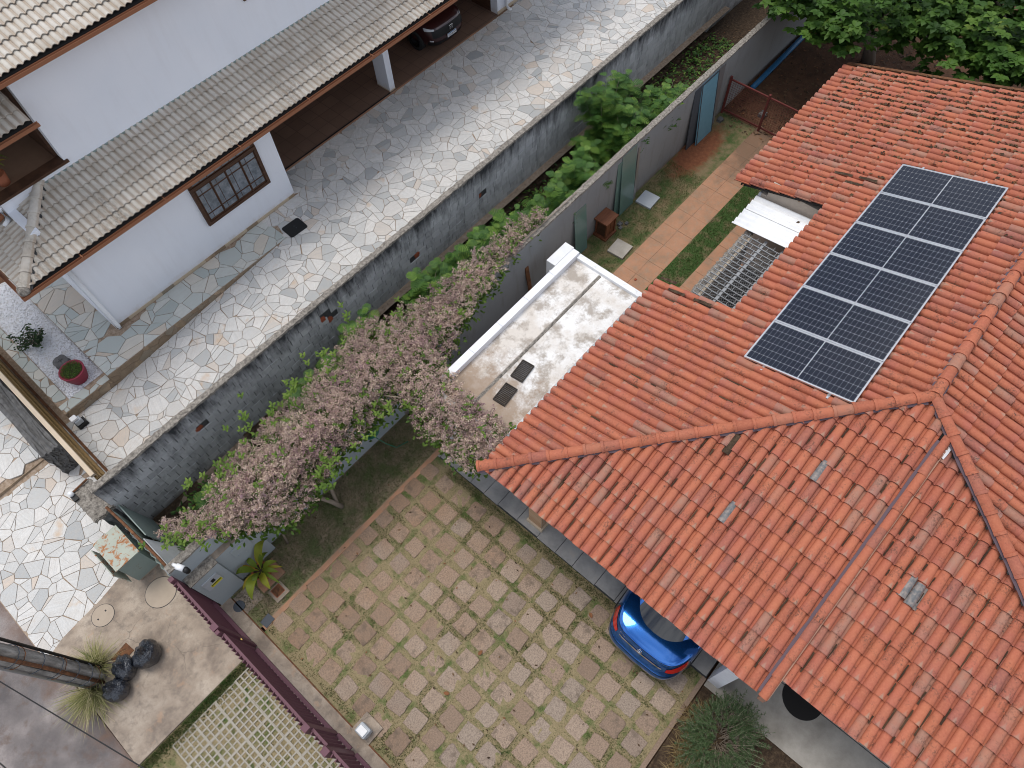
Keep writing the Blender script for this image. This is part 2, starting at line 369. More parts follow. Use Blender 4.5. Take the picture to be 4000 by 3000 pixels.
    t = NT('asphalt'); p = t.pos(); xx_ = t.xyz(p)[0]
    c = t.ramp(t.noise(p, .8, 6, .6), [(.36, (.12, .108, .108)), (.5, (.2, .178, .172)), (.64, (.34, .3, .285))])
    c = t.mix(t.ramp(t.noise(p, 2.6, 6, .7), [(.52, 0), (.66, .75)]), c, (.15, .1, .075)); c = t.mix(t.ramp(t.noise(p, 1.1, 5), [(.62, 0), (.72, .5)]), c, (.17, .18, .2))
    c = t.mix(t.ramp(t.noise(p, 90, 4, .75), [(.42, 0), (.7, .55)]), c, (.085, .075, .07)); c = t.mix(t.ramp(t.noise(p, 60, 3, .8), [(.66, 0), (.72, .6)]), c, (.42, .4, .38))
    c = t.mix(t.ramp(t.math('ADD', t.noise(p, 1.7, 6, .7), t.math('MULTIPLY', t.math('ADD', xx_, 5.4), .5)), [(.5, 0), (.85, .75)]), c, (.17, .105, .075)); M['asphalt'] = t.done(c, .9, t.noise(p, 130, 4, .7), .5, .006)
    t = NT('worn concrete'); p = t.pos()
    c = t.ramp(t.noise(p, 1.4, 7, .65), [(.34, (.22, .175, .14)), (.5, (.37, .3, .235)), (.66, (.49, .41, .33))])
    c = t.mix(t.ramp(t.noise(p, 5, 6, .7), [(.5, 0), (.66, .65)]), c, (.19, .158, .13)); c = t.mix(t.ramp(t.noise(p, 55, 5, .75), [(.45, 0), (.75, .45)]), c, (.2, .165, .135)); c = t.mix(t.ramp(t.noise(p, 3.1, 6, .7), [(.58, 0), (.68, .55)]), c, (.46, .3, .2))
    cr = t.ramp(t.vor(t.mix(.2, p, t.noise(p, 3, 4, .6, 0, True)), .9, 'DISTANCE_TO_EDGE'), [(0, .85), (.006, 0)])
    c = t.mix(t.math('MULTIPLY', cr, t.ramp(t.noise(p, .9, 3), [(.5, 0), (.6, 1)])), c, (.15, .125, .1))
    M['concrete'] = t.done(c, .9, t.noise(p, 45, 6, .7), .35, .008)
    t = NT('yard concrete'); p = t.pos()
    c = t.ramp(t.noise(p, 1.7, 7, .65), [(.3, (.27, .245, .21)), (.52, (.38, .35, .305)), (.75, (.5, .46, .405))])
    M['yard'] = t.done(c, .9, t.noise(p, 45, 6, .7), .35, .008)
    t = NT('driveway slab'); p = t.pos(); r = t.rnd()
    c = t.ramp(t.hash(r, 1.1), [(0, (.27, .19, .135)), (.25, (.36, .26, .19)), (.6, (.41, .315, .24)), (.85, (.36, .29, .23)), (1, (.3, .225, .175))])
    y = t.xyz(p)[1]; x = t.xyz(p)[0]
    c = t.mix(t.ramp(t.math('ADD', t.noise(p, 1.2, 4), t.math('MULTIPLY', t.math('SUBTRACT', y, 3.0), .09)), [(.45, 0), (.85, .75)]), c, (.33, .2, .12))
    c = t.mix(t.ramp(t.noise(p, 34, 6, .8), [(.42, 0), (.64, .85)]), c, (.17, .125, .095)); c = t.mix(t.math('MULTIPLY', t.ramp(t.noise(p, 5, 5, .7), [(.5, 0), (.65, 1)]), t.ramp(t.hash(r, 7.7), [(.55, 0), (.7, .7)])), c, (.13, .1, .075)); c = t.mix(t.ramp(t.noise(p, 70, 4, .7), [(.6, 0), (.75, .45)]), c, (.58, .5, .42))
    M['slab'] = t.done(c, .92, t.math('ADD', t.noise(p, 26, 6, .7), t.noise(p, 80, 4)), .7, .012)
    t = NT('slate'); p = t.pos(); r = t.rnd()
    c = t.ramp(t.noise(p, 3, 6, .65), [(.3, (.25, .245, .24)), (.6, (.36, .35, .335)), (.8, (.43, .38, .33))])
    M['slate'] = t.done(c, .75, t.noise(p, 40, 5), .4, .006)
    t = NT('path slab'); p = t.pos(); r = t.rnd()
    c = t.ramp(t.noise(p, 2.1, 6, .65), [(.28, (.29, .195, .13)), (.5, (.42, .225, .135)), (.75, (.49, .265, .165))])
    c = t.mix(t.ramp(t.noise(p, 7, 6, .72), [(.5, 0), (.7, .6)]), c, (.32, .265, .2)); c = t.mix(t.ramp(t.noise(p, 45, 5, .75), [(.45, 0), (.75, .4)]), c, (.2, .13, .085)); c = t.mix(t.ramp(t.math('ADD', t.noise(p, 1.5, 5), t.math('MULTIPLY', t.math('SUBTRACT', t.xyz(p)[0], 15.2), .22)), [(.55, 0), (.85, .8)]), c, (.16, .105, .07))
    M['path'] = t.done(c, .9, t.noise(p, 50, 5), .35, .006)
    t = NT('weathered roof slab'); p = t.pos()
    c = t.mix(t.ramp(t.noise(p, 1.3, 7, .66), [(.42, 0), (.6, 1)]), (.80, .79, .77), (.64, .59, .53))
    c = t.mix(t.ramp(t.noise(p, 2.1, 7, .72), [(.48, 0), (.6, .85)]), c, (.33, .28, .23))
    xs = t.xyz(p)[0]
    c = t.mix(t.ramp(t.math('ADD', t.noise(p, 2.2, 6, .7), t.math('MULTIPLY', t.math('SUBTRACT', 5.7, xs), .3)), [(.5, 0), (.7, .85)]), c, (.3, .21, .14))
    c = t.mix(t.ramp(t.noise(p, 20, 6, .75), [(.5, 0), (.75, .35)]), c, (.42, .39, .36))
    M['roofslab'] = t.done(c, .8, t.noise(p, 22, 6, .7), .4, .01)
    t = NT('parapet paint'); p = t.pos()
    c = t.mix(t.ramp(t.noise(p, 6, 7, .75), [(.56, 0), (.7, .6)]), (.78, .79, .8), (.3, .3, .31)); M['parapet'] = t.done(c, .7, t.noise(p, 40, 5), .3, .005)
    t = NT('rusty green paint'); p = t.pos()
    c = t.mix(t.noise(p, 3, 5), (.36, .39, .33), (.46, .48, .41)); f = t.noise(p, 7, 7, .72, .6)
    c = t.mix(t.ramp(f, [(.52, 0), (.58, .9)]), c, (.36, .13, .035)); c = t.mix(t.ramp(f, [(.64, 0), (.7, .9)]), c, (.12, .045, .02))
    M['rustgreen'] = t.done(c, .7, f, .3, .004)
    t = NT('grey green paint'); p = t.pos(); f = t.noise(p, 4, 6, .7)
    c = t.mix(f, (.21, .265, .245), (.28, .335, .31)); c = t.mix(t.ramp(f, [(.62, 0), (.7, .8)]), c, (.17, .11, .06)); M['cabside'] = t.done(c, .6, f, .2, .003)
    t = NT('rusty iron'); p = t.pos(); M['darkiron'] = plain('darkiron', (.04, .032, .026), .8); M['rust'] = t.done(t.ramp(t.noise(p, 14, 6, .7), [(.3, (.055, .028, .018)), (.55, (.17, .075, .035)), (.8, (.3, .14, .06))]), .85, t.noise(p, 60, 4), .4, .003)
    t = NT('stone rubble'); p = t.pos(); f = t.vor(p, 7)
    c = t.mix(t.noise(p, 9, 6, .7), (.1, .1, .105), (.24, .235, .225)); c = t.mix(t.ramp(f, [(.0, 0), (.6, .5)]), c, (.07, .07, .07)); M['rubble'] = t.done(c, .93, f, .9, .04)
    t = NT('brick facing'); p = t.pos(); br = t.n('ShaderNodeTexBrick')
    t.put(br.inputs['Vector'], t.mp(p, (1, 1, 1), (math.pi/2, 0, math.pi/2))); br.inputs['Scale'].default_value = 4.5
    br.inputs['Color1'].default_value = (.45, .27, .15, 1); br.inputs['Color2'].default_value = (.5, .33, .2, 1); br.inputs['Mortar'].default_value = (.5, .45, .38, 1)
    M['brickface'] = t.done(br.outputs['Color'], .9, t.noise(p, 40, 4), .3, .005)
    t = NT('gravel white'); p = t.pos(); v = t.vor(p, 42)
    c = t.mix(t.ramp(t.noise(p, 60, 4, .8), [(.4, 0), (.65, 1)]), (.8, .8, .8), (.45, .44, .44)); M['pebble'] = t.done(c, .8, t.math('SUBTRACT', 1.0, v), 1, .02)
    t = NT('garage tile'); p = t.pos(); br = t.n('ShaderNodeTexBrick', offset=0.0)
    t.put(br.inputs['Vector'], p); br.inputs['Scale'].default_value = 1.0; br.inputs['Brick Width'].default_value = .45; br.inputs['Row Height'].default_value = .45; br.inputs['Mortar Size'].default_value = .006
    br.inputs['Color1'].default_value = (.17, .105, .075, 1); br.inputs['Color2'].default_value = (.2, .125, .09, 1); br.inputs['Mortar'].default_value = (.07, .05, .04, 1)
    M['garage'] = t.done(t.mix(t.ramp(t.noise(p, 1.5, 5), [(.4, 0), (.8, .5)]), br.outputs['Color'], (.12, .08, .06)), .55, t.noise(p, 30, 3), .1, .003)
    t = NT('pole concrete'); p = t.pos(); c = t.ramp(t.noise(t.mp(p, (1, 1, .25)), 7, 7, .75), [(.3, (.1, .096, .09)), (.48, (.27, .255, .235)), (.68, (.48, .455, .42))]); M['polecon'] = t.done(c, .92, t.noise(p, 40, 5), .5, .01)
    t = NT('trash bag plastic'); p = t.obj(); f = t.noise(t.mp(p, (1, 1, .5)), 9, 5, .6, 1.4)
    v_ = t.n('ShaderNodeTexVoronoi', feature='F1'); t.put(v_.inputs['Vector'], t.mix(.25, t.mp(p, (1, 1, .45)), t.noise(p, 5, 3, .6, 0, True))); v_.inputs['Scale'].default_value = 11; M['bag'] = t.done((.013, .017, .026), .13, t.math('ADD', f, t.math('MULTIPLY', v_.outputs['Distance'], .5)), 1.0, .035, spec=1.0)
    t = NT('car paint blue'); M['blue'] = t.done((.02, .15, .52), .14, spec=.5, metal=.85); t.b.inputs['Coat Weight'].default_value = 1; t.b.inputs['Coat Roughness'].default_value = .02
    t = NT('car paint maroon'); M['maroonpaint'] = t.done((.035, .006, .008), .3, spec=.5, metal=.2); t.b.inputs['Coat Weight'].default_value = 1; t.b.inputs['Coat Roughness'].default_value = .03
    t = NT('car glass'); M['carglass'] = t.done((.012, .015, .02), .03, spec=.6); t.b.inputs['Coat Weight'].default_value = .6; t.b.inputs['Coat Roughness'].default_value = .02
    t = NT('red lamp'); M['redlamp'] = t.done((.5, .012, .012), .12, spec=.6); t.b.inputs['Coat Weight'].default_value = .8
    t = NT('chrome'); M['chrome'] = t.done((.75, .76, .78), .12, metal=1)
    t = NT('lamp glass'); M['lampglass'] = t.done((.55, .57, .6), .1, spec=.7)
    t = NT('solar cell'); p = t.pos(); M['cell'] = t.done(t.mix(t.noise(p, 1.5, 3), (.012, .014, .022), (.02, .023, .034)), .14, spec=.5)
    t = NT('green glass'); p = t.pos(); M['glass'] = t.done(t.mix(t.noise(p, 2, 4), (.12, .22, .2), (.17, .28, .25)), .15, spec=.6); t.b.inputs['Alpha'].default_value = .86
    t = NT('clear tile glass'); p = t.pos(); M['clear'] = t.done(t.mix(t.ramp(t.noise(p, 16, 4), [(.4, 0), (.7, 1)]), (.13, .135, .14), (.3, .25, .22)), .45, spec=.25)
    t = NT('window pane'); p = t.pos(); M['pane'] = t.done(t.mix(t.ramp(t.noise(p, 4, 5, .7), [(.4, 0), (.7, 1)]), (.10, .12, .14), (.24, .27, .31)), .12, spec=.6)
    t = NT('dark timber'); p = t.pos(); M['timber'] = t.done(t.ramp(t.noise(t.mp(p, (1, 1, 8)), 4, 5), [(.3, (.045, .022, .013)), (.7, (.1, .048, .027))]), .6, t.noise(p, 30, 4), .2, .003)
    t = NT('cedar timber'); p = t.pos(); M['cedar'] = t.done(t.ramp(t.noise(t.mp(p, (1, 6, 6)), 4, 5), [(.3, (.11, .04, .02)), (.7, (.22, .085, .042))]), .55, t.noise(p, 30, 4), .2, .003)
    for k, c, ro, me in (('maroon', (.125, .05, .068), .55, 0), ('gold', (.26, .165, .062), .55, 0), ('cream', (.55, .45, .33), .6, 0), ('gutter', (.27, .115, .06), .55, 0),
        ('black', (.012, .012, .013), .5, 0), ('rubber', (.02, .02, .02), .85, 0), ('zinc', (.38, .39, .4), .45, .7), ('alu', (.68, .69, .7), .35, .8), ('awning', (.84, .85, .86), .45, 0), ('whiteplastic', (.78, .79, .8), .4, 0),
        ('whitepaint', (.75, .76, .79), .5, 0), ('greyplastic', (.42, .45, .48), .4, 0), ('darkgrey', (.075, .085, .1), .7, 0), ('pvcblue', (.03, .15, .32), .4, 0), ('boardblue', (.16, .33, .42), .6, 0),
        ('terrapot', (.33, .11, .055), .7, 0), ('magenta', (.27, .035, .06), .55, 0), ('bark', (.24, .2, .165), .9, 0), ('twig', (.28, .23, .18), .9, 0), ('hose', (.03, .2, .12), .4, 0), ('yellow', (.6, .55, .03), .6, 0),
        ('redbrick', (.33, .09, .045), .9, 0), ('mauve', (.12, .085, .1), .9, 0), ('dark', (.02, .018, .017), .9, 0), ('redgate', (.14, .035, .03), .6, 0), ('scrap', (.7, .72, .74), .4, 0), ('backsheet', (.42, .43, .45), .3, 0), ('pot soil', (.05, .035, .025), .95, 0), ('brass', (.5, .36, .12), .35, 1), ('gridcon', (.37, .34, .285), .9, 0), ('steelgrey', (.3, .31, .32), .5, 0), ('cover', (.42, .345, .27), .9, 0), ('ceil', (.28, .17, .11), .8, 0), ('innerwall', (.42, .36, .3), .9, 0)):
        M[k] = plain(k, c, ro, me)
    def leafy(nm, cols, trans=.35, rough=.55):
        t = NT(nm); p = t.pos(); r = t.attr('rnd')
        c = t.ramp(r, cols)
        c = t.mix(t.ramp(t.noise(p, 1.2, 3), [(.35, 0), (.7, .35)]), c, tuple(x*.6 for x in cols[0][1]))
        t.put(t.b.inputs['Base Color'], c); t.b.inputs['Roughness'].default_value = rough
        tr = t.n('ShaderNodeBsdfTranslucent'); t.put(tr.inputs['Color'], c); mx = t.n('ShaderNodeMixShader'); mx.inputs[0].default_value = trans
        t.L.new(t.b.outputs[0], mx.inputs[1]); t.L.new(tr.outputs[0], mx.inputs[2]); t.L.new(mx.outputs[0], t.out.inputs['Surface']); M[nm] = t.m
    leafy('leaf tree', [(0, (.03, .075, .014)), (.45, (.07, .155, .024)), (.8, (.13, .235, .036)), (1, (.22, .32, .055))])
    leafy('leaf shrub', [(0, (.035, .1, .022)), (.45, (.08, .18, .034)), (.8, (.14, .26, .042)), (1, (.22, .34, .06))])
    leafy('leaf vine', [(0, (.06, .12, .02)), (.5, (.12, .21, .03)), (1, (.22, .32, .06))])
    leafy('leaf dark', [(0, (.012, .03, .01)), (.6, (.03, .065, .02)), (1, (.06, .11, .035))])
    leafy('leaf rosemary', [(0, (.04, .08, .028)), (.55, (.09, .15, .055)), (1, (.18, .25, .12))])
    leafy('leaf pot', [(0, (.09, .15, .02)), (.5, (.2, .27, .03)), (.8, (.36, .37, .04)), (1, (.5, .3, .03))])
    leafy('petals', [(0, (.19, .115, .125)), (.16, (.38, .235, .265)), (.36, (.54, .38, .345)), (.58, (.67, .515, .41)), (.82, (.78, .645, .5)), (1, (.49, .325, .375))], .3, .8)
    leafy('dry grass', [(0, (.14, .085, .035)), (.5, (.3, .21, .09)), (1, (.48, .38, .2))], .2, .8)
    leafy('tall grass', [(0, (.13, .17, .04)), (.4, (.34, .33, .13)), (1, (.62, .53, .33))], .25, .8)
    leafy('dead leaf', [(0, (.05, .03, .018)), (.5, (.11, .065, .035)), (.85, (.2, .12, .06)), (1, (.3, .12, .05))], .1, .8)
    leafy('blade', [(0, (.05, .09, .02)), (.35, (.12, .16, .045)), (.6, (.28, .235, .12)), (1, (.44, .36, .2))], .2, .8)
    leafy('blade dark', [(0, (.08, .12, .035)), (.4, (.16, .18, .07)), (.7, (.29, .235, .14)), (1, (.4, .32, .2))], .2, .8)
    leafy('blade green', [(0, (.03, .07, .012)), (.55, (.07, .13, .025)), (.85, (.2, .17, .08)), (1, (.32, .25, .13))], .2, .8)
_m()
# ================================================================ GROUND, STREET, PAVING
def sheet(name, mat, x0, x1, y0, y1, z, step=0, amp=0, zf=None):
    m = MB()
    if not step: m.add([(x0, y0, z), (x1, y0, z), (x1, y1, z), (x0, y1, z)], [(0, 1, 2, 3)])
    else:
        nx, ny = max(1, round((x1-x0)/step)), max(1, round((y1-y0)/step)); vs = []
        for i in range(nx+1):
            for j in range(ny+1):
                x, y = x0+(x1-x0)*i/nx, y0+(y1-y0)*j/ny; vs.append((x, y, (zf(x, y) if zf else z)+rng.uniform(-amp, amp)))
        m.add(vs, [(i*(ny+1)+j, (i+1)*(ny+1)+j, (i+1)*(ny+1)+j+1, i*(ny+1)+j+1) for i in range(nx) for j in range(ny)])
    o = m.build(name, mat, smooth=bool(step)); o['kind'] = 'structure'; return o
sheet('ground', M['soil'], -120, 160, -120, 140, -.16)
sheet('street', M['asphalt'], -60, -4.86, -60, 80, -.095)
# worn concrete pavement slab with a wavy seam against the neighbour's stones
sw = MB(); pl = [(-4.83, 5.97), (-1.98, 5.95), (-1.98, 9.9), (-2.3, 9.72), (-2.92, 9.41), (-3.5, 9.3), (-4.1, 9.26), (-4.5, 9.22), (-4.8, 9.13)]
sw.prism(pl, -.15, 0.0, 0, .012); tag(sw.build('concrete_pavement', M['concrete']), kind='structure')
sheet('lawn', M['lawn dark'], -1.6, 4.0, 6.17, 7.42, .004, .12, .006)
sheet('side_lawn', M['side grass'], 8.9, 18.0, 6.15, 7.42, .004, .12, .008)
sheet('side_lawn', M['side grass lush'], 8.9, 18.0, 4.5, 5.16, .004, .12, .008)
sheet('red_soil_yard', M['soil'], 18.0, 40, -12, 7.42, .002, .6, .012)
sheet('alley_soil', M['litter'], -1.95, 30, 7.58, 9.95, 0.0, .3, .02)
sheet('pavement_grass', M['verge grass'], -4.84, -2.0, -8, 5.95, -.012, .15, .006)
sheet('carport_floor', M['yard'], 4.35, 9.0, -1.5, 4.4, .01)
sheet('concrete_yard', M['yard'], 3.55, 14.0, -16, -1.5, .006)
sheet('planting_bed', M['litter'], -1.6, 3.55, -9, -1.5, .0, .2, .03)
sheet('patio_floor', M['dark'], 9.0, 18.6, -1.6, 3.6, .008)  # near-black colour paints in the shade below the court grille
bx('fence_sill', M['concrete'], None, -2.03, -1.62, -8, 7.18, -.1, .03)['kind'] = 'structure'
bx('sill_edge', M['rust'], None, -1.62, -1.595, -1.0, 7.1, -.1, .035)['kind'] = 'structure'

# --- driveway of square slabs with grass joints
drv = sheet('driveway', M['joint grass'], -1.595, 3.68, -1.46, 6.05, .006, .1, .006)
bx('edging', M['path'], drv, -1.55, 3.9, 6.05, 6.17, -.1, .022)
bx('edging', M['slab'], drv, -.3, 3.68, -1.475, -1.38, -.1, .03)
protos = []
for k in range(12):
    R = random.Random(100+k); P = []
    for s_ in range(4):
        a0 = math.pi/4+s_*math.pi/2
        for q in (-.62, -.3, 0, .3, .62):
            a = a0+q*.78; rr = .191/max(abs(math.cos(a)), abs(math.sin(a))); rr = min(rr, .258+R.uniform(-.012, .012))
            P.append(((rr+R.uniform(-.02, .008))*math.cos(a), (rr+R.uniform(-.02, .008))*math.sin(a)))
    P = sorted(P, key=lambda p: math.atan2(p[1], p[0]))
    m = MB().prism(P, -.05, lambda x, y, s=R.uniform(-.02, .02), c=R.uniform(-.02, .02): .026+s*x+c*y, 0, .012)
    me = bpy.data.meshes.new('paving_slab'); me.from_pydata(m.v, [], m.f); me.materials.append(M['slab']); protos.append(me)
for i in range(-4, 7):
    for j in range(-12, 4):
        x, y = .285+.497*i, 4.415+.497*j
        if x < -1.5 or x > 3.5 or y > 5.95 or y < -1.35: continue
        o = link('paving_slab', protos[rng.randrange(12)], None, drv)
        edge = x < -1.2
        o.location = (x+rng.uniform(-.012, .012), y+rng.uniform(-.012, .012), rng.uniform(-.018, .008)-(.006 if edge else 0))
        k = rng.uniform(.96, 1.09)*(0.95 if y > 5 else 1); o.scale = (k*rng.uniform(.96, 1.04), k, 1)
        o.rotation_euler = (rng.uniform(-.035, .035), rng.uniform(-.035, .035), rng.choice((0, 1, 2, 3))*math.pi/2+rng.uniform(-.08, .08))
for i in range(-3, 8):                     # the slabs along the pavement edge and the car's side strip
    pass
walk = MB().add([(3.68, -1.46, .0), (4.4, -1.46, .0), (4.4, 6.17, .0), (3.68, 6.17, .0)], [(0, 1, 2, 3)]).build('slate_walk', M['joint']); walk['kind'] = 'structure'
yy = -1.45
while yy < 6.1:
    L = rng.uniform(.42, .62); y1 = min(yy+L, 6.15)
    bx('slate_slab', M['slate'], walk, 3.7+rng.uniform(-.01, .02), 4.38, yy+.006, y1-.006, -.06, .02+rng.uniform(-.004, .004), bev=.006); yy = y1

# --- terracotta coloured garden paths
for nm, ya, yb, xa, xb in (('garden_path', 5.16, 6.15, 8.6, 18.2), ('garden_path', 3.5, 4.5, 9.0, 18.2)):
    gp = MB().add([(xa, ya, .0), (xb, ya, .0), (xb, yb, .0), (xa, yb, .0)], [(0, 1, 2, 3)]).build(nm, M['mortar']); gp['kind'] = 'structure'
    x = xa
    while x < xb-.05:
        L = rng.uniform(.55, .72); x1 = min(x+L, xb)
        half = [(ya, yb)] if ya < 4 else [(ya, ya+.5), (ya+.5, yb)]
        for a, b in half: bx('path_slab', M['path'], gp, x+.003, x1-.003, a+.003, b-.003, -.05, .01+rng.uniform(-.003, .003), bev=.003)
        x = x1

# --- grass blades and tufts, loose on the lawns
def blades(name, mat, label, n, spot, hgt=(.025, .06), w=.007, cat='grass'):
    m = MB(); vs = []; fs = []; rr = []
    for _ in range(n):
        x, y, z = spot(); a = rng.uniform(0, 6.28); h = rng.uniform(*hgt); lx, ly = rng.uniform(-.7, .7)*h, rng.uniform(-.7, .7)*h
        c, s = math.cos(a)*w, math.sin(a)*w; b = len(vs)
        vs += [(x-c, y-s, z), (x+c, y+s, z), (x+lx, y+ly, z+h)]; fs.append((b, b+1, b+2)); rr.append(rng.random())
    m.v, m.f, m.r = vs, fs, rr
    return tag(m.build(name, mat), label, cat, kind='stuff')
def rect(x0, x1, y0, y1, z=.005): return lambda: (rng.uniform(x0, x1), rng.uniform(y0, y1), z)
def joints():
    while True:
        x, y = rng.uniform(-1.58, 3.66), rng.uniform(-1.36, 6.03)
        u, v = (x-.285)/.497, (y-4.415)/.497
        if max(abs(u-round(u)), abs(v-round(v))) > .36: return (x, y, .006)
blades('driveway_grass', M['blade'], 'dry short grass growing in the joints between the square driveway slabs', 26000, joints, (.015, .04))
def greenline():
    x = 3.6+rng.gauss(0, .045) if rng.random() < .55 else rng.choice([.285+.497*(k+.5) for k in range(4, 7)])+rng.gauss(0, .03)
    return (min(x, 3.67), rng.uniform(-1.3, 5.6), .006)
def weeds():
    while True:
        x, y, z = joints()
        if math.sin(x*2.3+y*1.7)+math.sin(y*2.9-x*1.3)+math.sin(x*4.1+2) > .9: return (x, y, z)
blades('joint_weeds', M['blade green'], 'green weed clumps in some joints of the square driveway slabs', 8000, weeds, (.02, .055))
blades('walk_edge_grass', M['blade green'], 'green grass tufts along the dark slate walk under the eave', 7000, greenline, (.02, .055))
blades('lawn_grass', M['blade dark'], 'dark patchy lawn grass in the shade of the flowering vine', 22000, rect(-1.55, 3.85, 6.2, 7.38), (.02, .05))
blades('side_grass', M['blade'], 'patchy yellow green grass between grey wall and terracotta path', 12000, rect(9, 15.2, 6.2, 7.35), (.02, .05))
blades('path_grass', M['blade green'], 'lush green grass strip between the two terracotta paths', 9000, rect(9, 18, 4.52, 5.14), (.02, .06))
blades('paver_grass', M['blade'], 'dry grass tufts in the cells of the grid pavers', 9000, rect(-4.7, -2.1, 1.4, 5.75, -.006), (.015, .035))
blades('kerb_grass', M['blade green'], 'green grass edge between the concrete pavement and the grid pavers', 5000, lambda: (rng.uniform(-4.8, -2.1), 5.93-abs(rng.gauss(0, .13)), -.01), (.02, .06))

# --- grid pavers on the pavement in front of the gate
gpv = MB().add([(-4.8, -2, -.008), (-2.05, -2, -.008), (-2.05, 5.75, -.008), (-4.8, 5.75, -.008)], [(0, 1, 2, 3)]).build('grid_paver_bed', M['joint grass']); gpv['kind'] = 'structure'
def grid_unit(nx, ny, p, w=.03):
    m = MB()
    for i in range(nx+1): m.box(i*p-w/2, i*p+w/2, -w/2, ny*p+w/2, -.06, .012)
    for j in range(ny+1):
        for i in range(nx): m.box(i*p+w/2, (i+1)*p-w/2, j*p-w/2, j*p+w/2, -.06, .0105)
    me = bpy.data.meshes.new('grid_paver'); me.from_pydata(m.v, [], m.f); me.materials.append(M['gridcon']); return me
gm = grid_unit(4, 4, .125)
for i in range(5):
    for j in range(8):
        x, y = -4.68+i*.52, 1.6+j*.52
        if i == 0 and j > 6: continue
        o = link('grid_paver', gm, None, gpv); o.location = (x, y, rng.uniform(-.009, .004)); o.rotation_euler = (rng.uniform(-.016, .016), rng.uniform(-.016, .016), rng.uniform(-.012, .012))

# --- neighbour's flagstone forecourt and driveway (one paving through the gold gate, rising to the garage)
def zpave(x, y):
    if x < -.2: z = -.005+max(-.09, min(0, (x+1.9)*.028)) if x < -1.9 else 0.0
    else: z = .45*min(1, (x+.2)/5.8)
    if x < -1.95 and y > 13.2: z += .10*min(1, max(0, (x+4.6)/2.0))
    return z
stone = MB(); nx, ny = 60, 14
for i in range(nx):
    for j in range(ny):
        xa, xb = -5.0+27*i/nx, -5.0+27*(i+1)/nx; ya, yb = 9.1+9*j/ny, 9.1+9*(j+1)/ny
        if xa > -1.95 and (yb < 10.0): continue
        if xa > 17 and yb > 15.7: continue
        stone.add([(x, y, zpave(x, y)-.002) for x, y in ((xa, ya), (xb, ya), (xb, yb), (xa, yb))], [(0, 1, 2, 3)])
pave = stone.build('stone_paving', M['mortar']); pave['kind'] = 'structure'
C = []
for P in crack(cells(-5.2, 21, 9.0, 18.4, .305, 5, joint=.010, jit=.5, vary=.8), 8, .6, .055, .008):
    c = (sum(p[0] for p in P)/len(P), sum(p[1] for p in P)/len(P))
    P = clip(P, -1, 0, 4.98)
    if c[0] < -1.95:
        P = clip(P, .07, -1, -9.37-.07*-1.5)
        P = clip(P, 1, 0, -1.93)
        if c[1] < 13.2: P = clip(P, 0, 1, 13.19)
        else: P = clip(P, 0, -1, -13.22)
    elif c[0] < -.2: P = clip(clip(P, 0, -1, -10.14), -1, 0, 1.93); P = clip(P, 0, 1, 13.64)
    elif c[0] < 5.6: P = clip(clip(P, 0, -1, -10.14), 0, 1, 13.64)
    elif c[0] < 6.8: P = clip(clip(P, 0, -1, -10.14), 0, 1, 14.66)
    else: P = clip(clip(P, 0, -1, -10.14), 0, 1, 15.62)
    if len(P) >= 3: C.append(P)
lay(C, pave, 'flagstone', M['flag'], M['flags'], lambda x, y: zpave(x, y)-.02, lambda x, y: zpave(x, y)+.013, .006)
bx('paving_step', M['wflag'], pave, -4.6, -2.0, 13.195, 13.215, -.05, .05)

# raised stone platform round the white house and the white gravel bed
plat = MB().box(-.2, 5.6, 13.65, 14.7, -.1, .44).box(-.199, .9, 14.7, 19, -.1, .439).build('stone_platform', M['mortar']); plat['kind'] = 'structure'
C = []
for P in crack(cells(-.3, 5.7, 13.6, 18.6, .4, 9, joint=.012, jit=.5, vary=.7), 9):
    c = (sum(p[0] for p in P)/len(P), sum(p[1] for p in P)/len(P))
    P = clip(clip(clip(P, -1, 0, .19), 1, 0, 5.6), 0, -1, -13.66)
    if c[1] < 14.66: P = clip(P, 0, 1, 14.66)
    elif c[0] < .85: P = clip(P, 1, 0, .8)
    else: continue
    if len(P) >= 3: C.append(P)
lay(C, plat, 'flagstone', M['gflag'], M['gflags'], .43, .455, .006, limit=120)
C = [clip(clip(clip(clip(P, -1, 0, .2), 1, 0, 5.5), 0, -1, 0), 0, 1, .435) for P in cells(-.3, 5.6, -.2, .7, .24, 12, joint=.014)]
C = [clip(P, .077, -1, .03) for P in C if len(P) >= 3]
lay([P for P in C if len(P) >= 3], plat, 'facing_stone', M['wflag'], M['wflags'], -.01, .012, .004, limit=60, onto=lambda x, y, z: (x, 13.65-z, y))
bed = MB().box(-1.5, -.2, 13.655, 13.95, -.1, .30).box(-1.5, -1.2, 13.95, 18.6, -.1, .299).build('gravel_bed_border', M['mortar']); bed['kind'] = 'structure'
C = []
for P in cells(-1.7, -.1, 13.5, 18.6, .27, 21, joint=.013):
    c = (sum(p[0] for p in P)/len(P), sum(p[1] for p in P)/len(P))
    P = clip(clip(P, -1, 0, 1.49), 0, -1, -13.66)
    if c[1] < 13.95: P = clip(clip(P, 0, 1, 13.94), 1, 0, -.21)
    elif c[0] < -1.2: P = clip(P, 1, 0, -1.21)
    else: continue
    if len(P) >= 3: C.append(P)
lay(C, bed, 'border_stone', M['gflag'], M['gflags'], .29, .315, .005, limit=80)
C = [clip(clip(clip(clip(P, -1, 0, 1.5), 1, 0, -.21), 0, -1, 0), 0, 1, .295) for P in cells(-1.6, -.1, -.1, .45, .2, 14, joint=.013)]
lay([P for P in C if len(P) >= 3], bed, 'facing_stone', M['wflag'], M['wflags'], -.01, .012, .004, limit=30, onto=lambda x, y, z: (x, 13.655-z, y))
gr = sheet('white_gravel', M['pebble'], -1.2, -.2, 13.95, 18.6, .27, .07, .012)
